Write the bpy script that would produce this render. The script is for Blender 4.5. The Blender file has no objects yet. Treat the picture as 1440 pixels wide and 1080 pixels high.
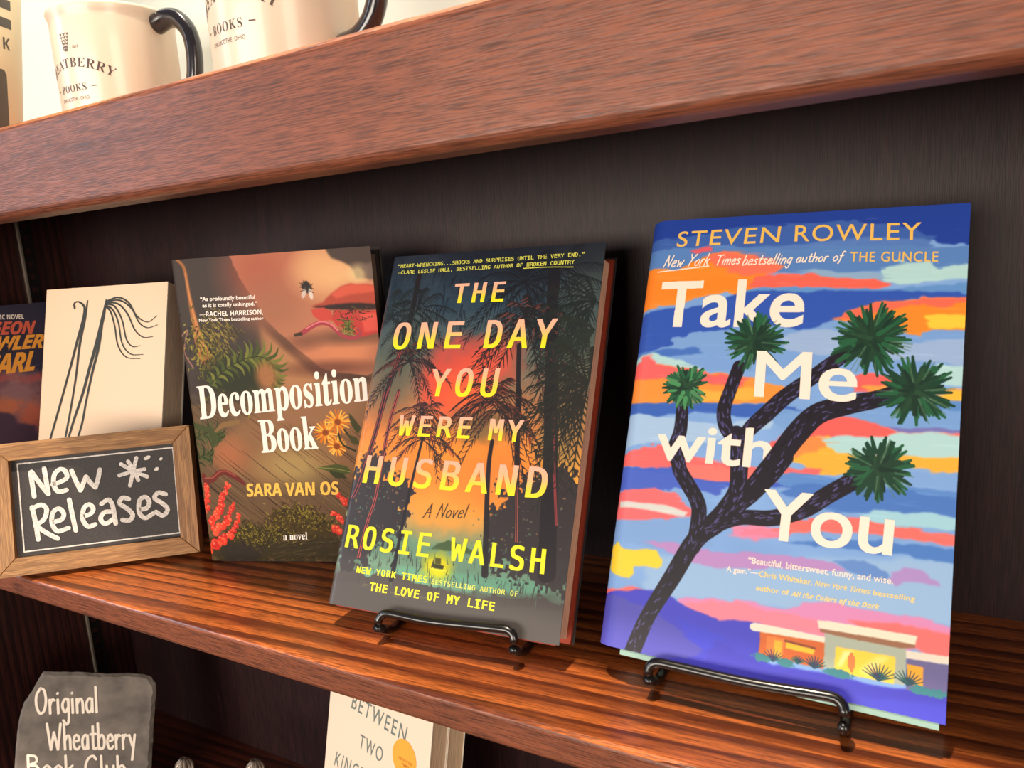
import bpy, math, random, os
import numpy as np
from mathutils import Matrix, Vector

# ---------------------------------------------------------------- camera, light, exposure
scene = bpy.context.scene
COL = scene.collection
cam_data = bpy.data.cameras.new('camera')
cam = bpy.data.objects.new('camera', cam_data)
COL.objects.link(cam)
cam_data.sensor_fit = 'HORIZONTAL'
cam_data.sensor_width = 36.0
cam_data.lens = 36.0 * 1053.2 / 1440.0
cam_data.clip_start = 0.01
cam_data.dof.use_dof = True
cam_data.dof.focus_distance = 0.50
cam_data.dof.aperture_fstop = 20.0
_r = Vector((0.86746611, 0.49288625, -0.0675699))
_u = Vector((-0.0278955, 0.18379587, 0.98256853))
_f = Vector((-0.49671358, 0.85046001, -0.17318599))
M = Matrix.Identity(4)
for i in range(3):
    M[i][0], M[i][1], M[i][2] = _r[i], _u[i], -_f[i]
M.translation = Vector((0.44887, -0.27453, 0.21801))
cam.matrix_world = M
scene.camera = cam

world = bpy.data.worlds.new('world')
scene.world = world
world.use_nodes = True
wb = world.node_tree.nodes['Background']
wb.inputs[0].default_value = (0.88, 0.90, 1.0, 1)
wb.inputs[1].default_value = 0.12

def area_light(name, loc, target, sx, sy, power, color, shape='RECTANGLE'):
    l = bpy.data.lights.new(name, 'AREA')
    l.shape = shape
    l.size = sx
    l.size_y = sy
    l.energy = power
    l.color = color
    o = bpy.data.objects.new(name, l)
    COL.objects.link(o)
    o.location = loc
    d = Vector(target) - Vector(loc)
    o.rotation_euler = d.to_track_quat('-Z', 'Y').to_euler()
    return o
# ceiling downlight over the aisle, the shop window to the front left, the lit room opposite
area_light('ceiling_downlight', (0.18, -0.42, 2.30), (0.18, 0.0, 0.0), 0.09, 0.09, 88, (1.0, 0.84, 0.66), 'DISK')
area_light('room_glow', (-0.35, -2.5, 0.18), (0.15, 0.0, 0.1), 2.2, 0.8, 84, (1.0, 0.89, 0.77))
area_light('right_fill_light', (2.1, -1.5, 0.35), (0.2, 0.1, 0.1), 0.8, 0.8, 24, (1.0, 0.86, 0.70))  # unseen fill light, added on the right to lift the page sides
area_light('shop_window', (-2.6, -1.7, 0.9), (0.0, 0.0, 0.2), 0.8, 1.5, 26, (0.78, 0.86, 1.0))
area_light('upper_shelf_fill_light', (-0.05, 0.02, 0.95), (-0.05, 0.15, 0.3), 1.0, 0.08, 1.5, (1.0, 0.93, 0.80))  # added fill, no fixture there; brightens the mugs and wall above the shelf

scene.view_settings.view_transform = 'Standard'
scene.view_settings.look = 'None'
scene.view_settings.gamma = 1.0
scene.view_settings.use_curve_mapping = False
scene.view_settings.exposure = -0.14

# ---------------------------------------------------------------- mesh helpers
def srgb(c):
    r = []
    for x in c[:3]:
        x = x / 255.0
        r.append(x / 12.92 if x <= 0.04045 else ((x + 0.055) / 1.055) ** 2.4)
    return (r[0], r[1], r[2], 1.0)

class MB:
    """collects polygons, then becomes ONE mesh object"""
    def __init__(self):
        self.v = []; self.f = []; self.m = []; self.uv = []; self.s = []
    def face(self, pts, m=0, uv=None, smooth=False):
        b = len(self.v)
        self.v.extend([tuple(p) for p in pts])
        self.f.append(tuple(range(b, b + len(pts))))
        self.m.append(m); self.s.append(smooth)
        self.uv.append(uv if uv else [(0, 0)] * len(pts))
    def geo(self, verts, faces, m=0, uv=None, smooth=False):
        b = len(self.v)
        self.v.extend([tuple(p) for p in verts])
        for f in faces:
            self.f.append(tuple(b + i for i in f)); self.m.append(m); self.s.append(smooth)
            self.uv.append([uv[i] for i in f] if uv else [(0, 0)] * len(f))
    def box(self, a, b, m=0):
        x0, y0, z0 = a; x1, y1, z1 = b
        v = [(x0,y0,z0),(x1,y0,z0),(x1,y1,z0),(x0,y1,z0),(x0,y0,z1),(x1,y0,z1),(x1,y1,z1),(x0,y1,z1)]
        self.geo(v, [(0,3,2,1),(4,5,6,7),(0,1,5,4),(1,2,6,5),(2,3,7,6),(3,0,4,7)], m)
    def prism(self, prof, axis, a, b, m=0, smooth=False, caps=True):
        """closed 2D profile extruded from a to b along axis (0 x, 1 y, 2 z)"""
        def P(p, t):
            q = list(p); q.insert(axis, t); return tuple(q)
        n = len(prof)
        v = [P(p, a) for p in prof] + [P(p, b) for p in prof]
        self.geo(v, [(i, (i + 1) % n, n + (i + 1) % n, n + i) for i in range(n)], m, None, smooth)
        if caps:
            self.face([P(p, a) for p in prof][::-1], m); self.face([P(p, b) for p in prof], m)
    def lathe(self, prof, n=48, m=0, c=(0,0), closed=False):
        k = len(prof); v = []
        for i in range(n):
            a = 2 * math.pi * i / n
            v += [(c[0] + r * math.cos(a), c[1] + r * math.sin(a), z) for r, z in prof]
        f = []
        for i in range(n):
            j = (i + 1) % n
            for t in range(k if closed else k - 1):
                u = (t + 1) % k
                f.append((i * k + t, j * k + t, j * k + u, i * k + u))
        self.geo(v, f, m, None, True)
    def tube(self, pts, r, n=12, m=0, flat=1.0):
        pts = [Vector(p) for p in pts]
        rr = r if isinstance(r, (list, tuple)) else [r] * len(pts)
        ref = None; rings = []
        for i, p in enumerate(pts):
            t = (pts[min(i + 1, len(pts) - 1)] - pts[max(i - 1, 0)]).normalized()
            if ref is None:
                ref = t.orthogonal().normalized()
            ref = (ref - t * ref.dot(t)).normalized()
            bi = t.cross(ref)
            rings.append([p + (ref * math.cos(2*math.pi*k/n) * flat + bi * math.sin(2*math.pi*k/n)) * rr[i] for k in range(n)])
        v = [q for ring in rings for q in ring]
        f = []
        for i in range(len(rings) - 1):
            for k in range(n):
                f.append((i*n+k, i*n+(k+1)%n, (i+1)*n+(k+1)%n, (i+1)*n+k))
        f.append(tuple(range(n))[::-1]); f.append(tuple((len(rings)-1)*n + k for k in range(n)))
        self.geo(v, f, m, None, True)
    def build(self, name, mats, parent=None, org=None):
        me = bpy.data.meshes.new(name)
        v = self.v
        if org is not None:
            v = [(p[0]-org[0], p[1]-org[1], p[2]-org[2]) for p in v]
        me.from_pydata(v, [], self.f)
        if not isinstance(mats, (list, tuple)):
            mats = [mats]
        for mt in mats:
            me.materials.append(mt)
        me.polygons.foreach_set('material_index', self.m)
        me.polygons.foreach_set('use_smooth', self.s)
        uvl = me.uv_layers.new(name='UVMap')
        flat = [c for fu in self.uv for uv in fu for c in uv]
        uvl.data.foreach_set('uv', flat)
        me.update()
        o = bpy.data.objects.new(name, me)
        COL.objects.link(o)
        if parent is not None:
            o.parent = parent
        return o

def smoothpath(pts, k=8):
    """Catmull-Rom through 2D or 3D points"""
    P = [np.array(p, float) for p in pts]
    if len(P) < 3:
        return [tuple(p) for p in P]
    P = [2*P[0]-P[1]] + P + [2*P[-1]-P[-2]]
    out = []
    for i in range(1, len(P) - 2):
        a, b, c, d = P[i-1:i+3]
        for t in np.linspace(0, 1, k, endpoint=False):
            out.append(tuple(0.5*((2*b)+(c-a)*t+(2*a-5*b+4*c-d)*t*t+(3*b-a-3*c+d)*t**3)))
    out.append(tuple(P[-2]))
    return out

def empty(name, label, cat, group=None, loc=(0,0,0), mat=None):
    o = bpy.data.objects.new(name, None)
    COL.objects.link(o)
    o.empty_display_size = 0.02
    if mat is not None:
        o.matrix_world = mat
    else:
        o.location = loc
    o['label'] = label; o['category'] = cat
    if group: o['group'] = group
    return o

def pose_matrix(p):
    """x along the cover, y into the book, z up the cover"""
    x, y, z, yaw, lean, roll = p
    R = Matrix.Rotation(yaw, 3, 'Z') @ Matrix.Rotation(-lean, 3, 'X') @ Matrix.Rotation(roll, 3, 'Y')
    m = R.to_4x4(); m.translation = Vector((x, y, z))
    return m

# ---------------------------------------------------------------- materials
def new_mat(name):
    m = bpy.data.materials.new(name); m.use_nodes = True
    nt = m.node_tree
    return m, nt, nt.nodes['Principled BSDF']
def plain(name, rgb, rough=0.5, spec=0.5, coat=0.0, metal=0.0, bump=0.0, bscale=300, var=0.0):
    m, nt, b = new_mat(name)
    b.inputs['Base Color'].default_value = srgb(rgb)
    b.inputs['Roughness'].default_value = rough
    b.inputs['Specular IOR Level'].default_value = spec
    b.inputs['Coat Weight'].default_value = coat
    b.inputs['Coat Roughness'].default_value = 0.12
    b.inputs['Metallic'].default_value = metal
    if bump or var:
        tc = nt.nodes.new('ShaderNodeTexCoord'); n = nt.nodes.new('ShaderNodeTexNoise')
        n.inputs['Scale'].default_value = bscale; n.inputs['Detail'].default_value = 4
        nt.links.new(tc.outputs['Object'], n.inputs['Vector'])
        if bump:
            bp = nt.nodes.new('ShaderNodeBump'); bp.inputs['Strength'].default_value = bump; bp.inputs['Distance'].default_value = 0.0005
            nt.links.new(n.outputs['Fac'], bp.inputs['Height']); nt.links.new(bp.outputs[0], b.inputs['Normal'])
        if var:
            r = nt.nodes.new('ShaderNodeValToRGB')
            lo = [c * (1 - var) for c in rgb]; hi = [min(255, c * (1 + var)) for c in rgb]
            r.color_ramp.elements[0].position = 0.3; r.color_ramp.elements[0].color = srgb(lo)
            r.color_ramp.elements[1].position = 0.7; r.color_ramp.elements[1].color = srgb(hi)
            nt.links.new(n.outputs['Fac'], r.inputs['Fac']); nt.links.new(r.outputs[0], b.inputs['Base Color'])
    return m

def wood(name, light, dark, pore, axis, rough=0.3, spec=0.5, band=170.0, bands=0.8, angle=0.0, coat=0.3, pores=0.6, bump=0.25, dist=4.5, streak=0.0):
    """stained open-pored oak: grain runs along the given axis"""
    m, nt, b = new_mat(name)
    N = nt.nodes.new; L = nt.links.new
    tc = N('ShaderNodeTexCoord')
    mp = N('ShaderNodeMapping'); mp.inputs['Rotation'].default_value = (0, 0, angle)
    L(tc.outputs['Object'], mp.inputs['Vector'])
    st = [1.0, 1.0, 1.0]; st[axis] = 0.055
    mp2 = N('ShaderNodeMapping'); mp2.inputs['Scale'].default_value = st
    L(mp.outputs[0], mp2.inputs['Vector'])
    # slow wander of the growth rings
    n1 = N('ShaderNodeTexNoise'); n1.inputs['Scale'].default_value = 28; n1.inputs['Detail'].default_value = 3
    L(mp2.outputs[0], n1.inputs['Vector'])
    wv = N('ShaderNodeTexWave'); wv.wave_type = 'BANDS'
    wv.bands_direction = 'Y' if axis != 1 else 'X'
    wv.wave_profile = 'SAW'
    wv.inputs['Scale'].default_value = band; wv.inputs['Distortion'].default_value = dist
    wv.inputs['Detail'].default_value = 2.5; wv.inputs['Detail Scale'].default_value = 0.8; wv.inputs['Detail Roughness'].default_value = 0.55
    L(mp2.outputs[0], wv.inputs['Vector'])
    fine = N('ShaderNodeTexNoise'); fine.inputs['Scale'].default_value = 420; fine.inputs['Detail'].default_value = 3; fine.inputs['Roughness'].default_value = 0.6
    L(mp2.outputs[0], fine.inputs['Vector'])
    sst = [1.0, 1.0, 1.0]; sst[axis] = 0.035
    mps = N('ShaderNodeMapping'); mps.inputs['Scale'].default_value = sst
    L(mp.outputs[0], mps.inputs['Vector'])
    sn = N('ShaderNodeTexNoise'); sn.inputs['Scale'].default_value = 130; sn.inputs['Detail'].default_value = 4; sn.inputs['Roughness'].default_value = 0.62
    L(mps.outputs[0], sn.inputs['Vector'])
    sm = N('ShaderNodeMath'); sm.operation = 'MULTIPLY_ADD'; sm.inputs[1].default_value = streak * 2; sm.inputs[2].default_value = -streak
    L(sn.outputs['Fac'], sm.inputs[0])
    r1 = N('ShaderNodeValToRGB')
    e = r1.color_ramp.elements
    e[0].position = 0.0; e[0].color = srgb(light)
    e[1].position = 1.0; e[1].color = srgb(dark)
    for pos, f in ((0.42, 0.12), (0.62, 0.5), (0.80, 1.0)):
        k = e.new(pos); k.color = srgb([a * (1 - f) + c * f for a, c in zip(light, dark)])
    e[-1].color = srgb([a * 0.3 + c * 0.7 for a, c in zip(light, dark)])
    mixw = N('ShaderNodeMath'); mixw.operation = 'MULTIPLY'; mixw.inputs[1].default_value = bands
    L(wv.outputs['Fac'], mixw.inputs[0])
    addn = N('ShaderNodeMath'); addn.operation = 'MULTIPLY_ADD'; addn.inputs[1].default_value = 0.9; addn.inputs[2].default_value = -0.33
    L(n1.outputs['Fac'], addn.inputs[0])
    s = N('ShaderNodeMath'); s.operation = 'ADD'; s.use_clamp = True
    L(mixw.outputs[0], s.inputs[0]); L(addn.outputs[0], s.inputs[1])
    s2 = N('ShaderNodeMath'); s2.operation = 'ADD'; s2.use_clamp = True
    L(s.outputs[0], s2.inputs[0]); L(sm.outputs[0], s2.inputs[1]); L(s2.outputs[0], r1.inputs['Fac'])
    # pores: short dark flecks along the grain
    pst = [1.0, 1.0, 1.0]; pst[axis] = 0.03
    mp3 = N('ShaderNodeMapping'); mp3.inputs['Scale'].default_value = pst
    L(mp.outputs[0], mp3.inputs['Vector'])
    po = N('ShaderNodeTexNoise'); po.inputs['Scale'].default_value = 1900; po.inputs['Detail'].default_value = 1.5
    L(mp3.outputs[0], po.inputs['Vector'])
    rp = N('ShaderNodeValToRGB')
    rp.color_ramp.elements[0].position = 0.44; rp.color_ramp.elements[0].color = (1, 1, 1, 1)
    rp.color_ramp.elements[1].position = 0.60; rp.color_ramp.elements[1].color = (0, 0, 0, 1)
    L(po.outputs['Fac'], rp.inputs['Fac'])
    pm = N('ShaderNodeMath'); pm.operation = 'MULTIPLY_ADD'; pm.use_clamp = True
    pm.inputs[1].default_value = pores
    fm = N('ShaderNodeMath'); fm.operation = 'MULTIPLY_ADD'; fm.inputs[1].default_value = 0.9; fm.inputs[2].default_value = -0.36
    L(fine.outputs['Fac'], fm.inputs[0])
    inv = N('ShaderNodeMath'); inv.operation = 'SUBTRACT'; inv.inputs[0].default_value = 1.0
    L(rp.outputs[0], inv.inputs[1]); L(inv.outputs[0], pm.inputs[0]); L(fm.outputs[0], pm.inputs[2])
    mx = N('ShaderNodeMix'); mx.data_type = 'RGBA'
    mx.inputs[7].default_value = srgb(pore)
    L(pm.outputs[0], mx.inputs[0]); L(r1.outputs[0], mx.inputs[6])
    L(mx.outputs[2], b.inputs['Base Color'])
    bp = N('ShaderNodeBump'); bp.inputs['Strength'].default_value = bump; bp.inputs['Distance'].default_value = 0.0004
    L(rp.outputs[0], bp.inputs['Height']); L(bp.outputs[0], b.inputs['Normal'])
    b.inputs['Roughness'].default_value = rough
    b.inputs['Specular IOR Level'].default_value = spec
    b.inputs['Coat Weight'].default_value = coat; b.inputs['Coat Roughness'].default_value = 0.12
    L(bp.outputs[0], b.inputs['Coat Normal'])
    return m

def image_mat(name, canvas, rough=0.42, spec=0.4, coat=0.0):
    h, w = canvas.shape[:2]
    img = bpy.data.images.new(name, w, h, alpha=False)
    buf = np.ones((h, w, 4), np.float32)
    buf[..., :3] = np.clip(canvas / 255.0, 0, 1)
    img.pixels.foreach_set(buf.ravel())
    img.update(); img.pack()
    m, nt, b = new_mat(name)
    t = nt.nodes.new('ShaderNodeTexImage'); t.image = img; t.interpolation = 'Cubic'; t.extension = 'MIRROR'
    nt.links.new(t.outputs['Color'], b.inputs['Base Color'])
    b.inputs['Roughness'].default_value = rough; b.inputs['Specular IOR Level'].default_value = spec
    b.inputs['Coat Weight'].default_value = coat; b.inputs['Coat Roughness'].default_value = 0.25
    return m

def ramp_mat(name, stops, noise=0.25, scale=60, rough=0.4):
    """lettering whose colour runs from the foot to the top of each line (UV y)"""
    m, nt, b = new_mat(name)
    N = nt.nodes.new; L = nt.links.new
    uv = N('ShaderNodeUVMap'); sep = N('ShaderNodeSeparateXYZ'); L(uv.outputs[0], sep.inputs[0])
    tc = N('ShaderNodeTexCoord'); n = N('ShaderNodeTexNoise'); n.inputs['Scale'].default_value = scale; L(tc.outputs['Object'], n.inputs['Vector'])
    a = N('ShaderNodeMath'); a.operation = 'MULTIPLY_ADD'; a.inputs[1].default_value = noise * 2; L(n.outputs['Fac'], a.inputs[0])
    s = N('ShaderNodeMath'); s.operation = 'SUBTRACT'; s.inputs[1].default_value = noise; L(sep.outputs['Y'], s.inputs[0]); L(s.outputs[0], a.inputs[2])
    r = N('ShaderNodeValToRGB'); L(a.outputs[0], r.inputs['Fac'])
    el = r.color_ramp.elements
    el[0].position = stops[0][0]; el[0].color = srgb(stops[0][1]); el[1].position = stops[-1][0]; el[1].color = srgb(stops[-1][1])
    for p, c in stops[1:-1]:
        q = el.new(p); q.color = srgb(c)
    L(r.outputs[0], b.inputs['Base Color']); b.inputs['Roughness'].default_value = rough
    return m

# ---------------------------------------------------------------- lettering
def shift(s, U, Lo):
    r = ''
    for ch in s:
        if 'A' <= ch <= 'Z': r += chr(U + ord(ch) - 65)
        elif 'a' <= ch <= 'z': r += chr(Lo + ord(ch) - 97)
        else: r += ch
    return r
_MAPS = {'gill': None, 'bold': (0x1D5D4, 0x1D5EE), 'bi': (0x1D63C, 0x1D656), 'it': (0x1D608, 0x1D622), 'serif': (0x1D400, 0x1D41A), 'mono': None}
_mono = None
try:
    _mono = bpy.data.fonts.load(os.path.join(bpy.utils.system_resource('DATAFILES', path='fonts'), 'DejaVuSansMono.woff2'))
except Exception:
    _mono = None
_tcache = {}
def text_geo(s, style='gill', off=0.0, space=1.0):
    key = (s, style, off, space)
    if key in _tcache: return _tcache[key]
    c = bpy.data.curves.new('txt', 'FONT'); c.dimensions = '2D'; c.fill_mode = 'FRONT'
    c.body = shift(s, *_MAPS[style]) if _MAPS[style] else s
    if style == 'mono' and _mono: c.font = _mono
    c.size = 1.0; c.offset = off; c.space_character = space; c.resolution_u = 5
    o = bpy.data.objects.new('txt', c); COL.objects.link(o)
    dg = bpy.context.evaluated_depsgraph_get(); dg.update()
    ev = o.evaluated_get(dg); me = ev.to_mesh()
    v = [(p.co.x, p.co.y) for p in me.vertices]; f = [tuple(p.vertices) for p in me.polygons]
    ev.to_mesh_clear()
    bpy.data.objects.remove(o); bpy.data.curves.remove(c)
    _tcache[key] = (v, f)
    return v, f
_cap = {}
def text_quad(s, q, style='gill', off=0.0, space=1.0, ref='H'):
    """glyphs mapped so that the line runs q[0] -> q[1] on the baseline with the height of ref reaching q[2]; returns 2D verts, faces, uv"""
    v, f = text_geo(s, style, off, space)
    k = (style, ref)
    if k not in _cap:
        _cap[k] = max(p[1] for p in text_geo(ref, style)[0])
    cap = _cap[k]
    x0 = min(p[0] for p in v); x1 = max(p[0] for p in v)
    A, B, C = [np.array(t, float) for t in q]
    out = []; uv = []
    for x, y in v:
        a = (x - x0) / (x1 - x0); h = y / cap
        p = A + (B - A) * a + (C - A) * h
        out.append((p[0], p[1])); uv.append((a, h))
    return out, f, uv
def ink(mb, s, q, m, style='gill', off=0.0, space=1.0, ref='H', w=-0.00012, sc=0.001, fat=0.0):
    if fat:   # heavier face: the same glyphs again, a little to either side
        for i, (dx, dy) in enumerate(((-1, -.4), (1, -.4), (-1, .4), (1, .4))):
            ink(mb, s, [(p[0] + dx * fat, p[1] + dy * fat) for p in q], m, style, off, space, ref, w - 0.000012 * (i + 1), sc)
    v, f, uv = text_quad(s, q, style, off, space, ref)
    V = [(x * sc, w, y * sc) for x, y in v]
    F = []
    for t in f:   # front faces towards -y
        cr = sum(v[t[i-1]][0] * v[t[i]][1] - v[t[i]][0] * v[t[i-1]][1] for i in range(len(t)))
        F.append(t if cr > 0 else t[::-1])
    mb.geo(V, F, m, uv)
_rb = [0]
def ribbon(mb, pts, width, m, w=-0.0003, sc=0.001, smooth=True, k=6):
    """flat pen stroke with round ends; width a number or a (start, end) pair, all in mm"""
    P = smoothpath(pts, k) if smooth and len(pts) > 2 else [tuple(p) for p in pts]
    _rb[0] += 1; w -= 0.000006 * (_rb[0] % 12)
    n = len(P)
    wd = [width] * n if not isinstance(width, (tuple, list)) else list(np.interp(np.linspace(0, 1, n), np.linspace(0, 1, len(width)), width))
    L = []; R = []
    for i in range(n):
        a = P[max(0, i-1)]; b = P[min(n-1, i+1)]
        d = np.array([b[0]-a[0], b[1]-a[1]]); d = d / (np.linalg.norm(d) + 1e-9)
        nx, ny = -d[1] * wd[i] / 2, d[0] * wd[i] / 2
        L.append((P[i][0]+nx, P[i][1]+ny)); R.append((P[i][0]-nx, P[i][1]-ny))
    for i in range(n - 1):
        mb.face([(x*sc, w, y*sc) for x, y in (L[i], R[i], R[i+1], L[i+1])], m)
    for e in (0, n-1):
        c = P[e]
        mb.face([((c[0]+math.cos(t)*wd[e]/2)*sc, w + 0.000003, (c[1]+math.sin(t)*wd[e]/2)*sc) for t in np.linspace(0, 2*math.pi, 12, endpoint=False)], m)
# single-stroke hand, x-height 5, capitals and ascenders 9, tails to -4
HAND = {
'O': (6, ['3,9 .8,6.5 .5,3 2,.2 4.2,1 5.4,4.5 4.8,8 3,9']), 'W': (8, ['0,9 1.6,0', '1.6,0 3.6,6', '3.6,6 5.4,0', '5.4,0 7.4,9']),
'B': (5.5, ['.5,9 .5,0', '.5,9 3.6,8.6 4,6.5 .7,5', '.7,5 4,4.6 4.8,2 3,.2 .5,0']), 'C': (6, ['5.2,7.6 4,9 2,8 .6,5 .8,1.6 2.6,0 5,1.4']),
'N': (6, ['.3,0 .8,9', '.8,9 4.6,.2', '4.6,.2 5.2,9']), 'Y': (5.5, ['0,9 2.5,4.8', '5,9 2.5,4.6 1.6,0']), 'T': (6, ['0,8.8 6,9', '3,8.9 2.6,0']),
'A': (6, ['0,-.4 3,9', '3,9 4.8,0', '1,3 4.6,3.4']),
'a': (4, ['3.4,4.4 2,5 .5,3.4 .5,1.2 1.6,0 3,1.4 3.4,4.6', '3.4,4.8 3.4,.2']), 'b': (4, ['.4,9 .4,0', '.4,3.4 2.2,5 3.6,3.4 3.2,.8 1.6,0 .4,.8']),
'e': (4, ['.6,2.6 3.4,3.2 2.8,4.9 1.2,4.6 .4,2.4 1,.4 2.4,0 3.6,.9']), 'f': (3.2, ['3.4,8.4 2.4,9.2 1.5,7.5 1.2,0 .6,-2.6', '.2,5 2.8,5.2']),
'g': (4, ['3.4,4.4 2,5 .5,3.4 .6,1.4 1.8,.4 3.2,2', '3.4,4.8 3.3,-2.2 2,-4 .5,-2.6']), 'h': (4, ['.4,9 .4,0', '.4,2.8 2,4.8 3.3,4 3.4,0']),
'i': (1.6, ['.6,4.8 .6,0', '.6,6.9 .7,7.1']), 'k': (4, ['.4,9 .4,0', '3.2,4.8 .5,2.4', '1.2,2.9 3.6,0']), 'l': (1.6, ['.6,9 .6,0']),
'm': (6, ['.4,4.8 .4,0', '.4,3 1.8,4.9 2.8,3.8 2.8,0', '2.8,3 4.2,4.9 5.3,3.8 5.3,0']), 'n': (4, ['.4,4.8 .4,0', '.4,2.8 2,4.9 3.3,3.8 3.4,0']),
'o': (4, ['2,4.9 .5,3.4 .5,1.2 2,0 3.5,1.4 3.4,3.8 2,4.9']), 'r': (3, ['.4,4.8 .4,0', '.4,2.6 1.6,4.8 2.8,4.6']),
's': (3.4, ['3,4.4 1.6,5 .6,3.8 2.8,1.8 2.4,.2 .4,.5']), 't': (3.2, ['1.6,8 1.4,1 2.4,0 3,.4', '.2,5.2 3,5.3']), 'u': (4, ['.4,4.8 .6,1 1.8,0 3.2,1.6', '3.4,4.8 3.4,0']),
'v': (3.6, ['.2,4.8 1.6,0', '1.6,0 3.2,4.9']), 'w': (5.4, ['.2,4.8 1.4,0', '1.4,0 2.6,3.8', '2.6,3.8 3.8,0', '3.8,0 5,4.9']),
'y': (3.8, ['.2,4.8 1.9,.6', '3.4,4.9 1.2,-4']), ' ': (2.6, [])}
def hand(mb, s, q, width, m, slant=0.0, w=-0.0003):
    x = 0; strokes = []
    for ch in s:
        adv, st = HAND[ch]
        for t in st:
            pts = [tuple(map(float, p.split(','))) for p in t.split()]
            strokes.append([(x + px + slant * py, py) for px, py in pts])
        x += adv + 0.9
    A, B, C = [np.array(t, float) for t in q]
    x -= 0.9
    for pts in strokes:
        ribbon(mb, [tuple(A + (B - A) * (px / x) + (C - A) * (py / 9.0)) for px, py in pts], width, m, w=w)

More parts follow.
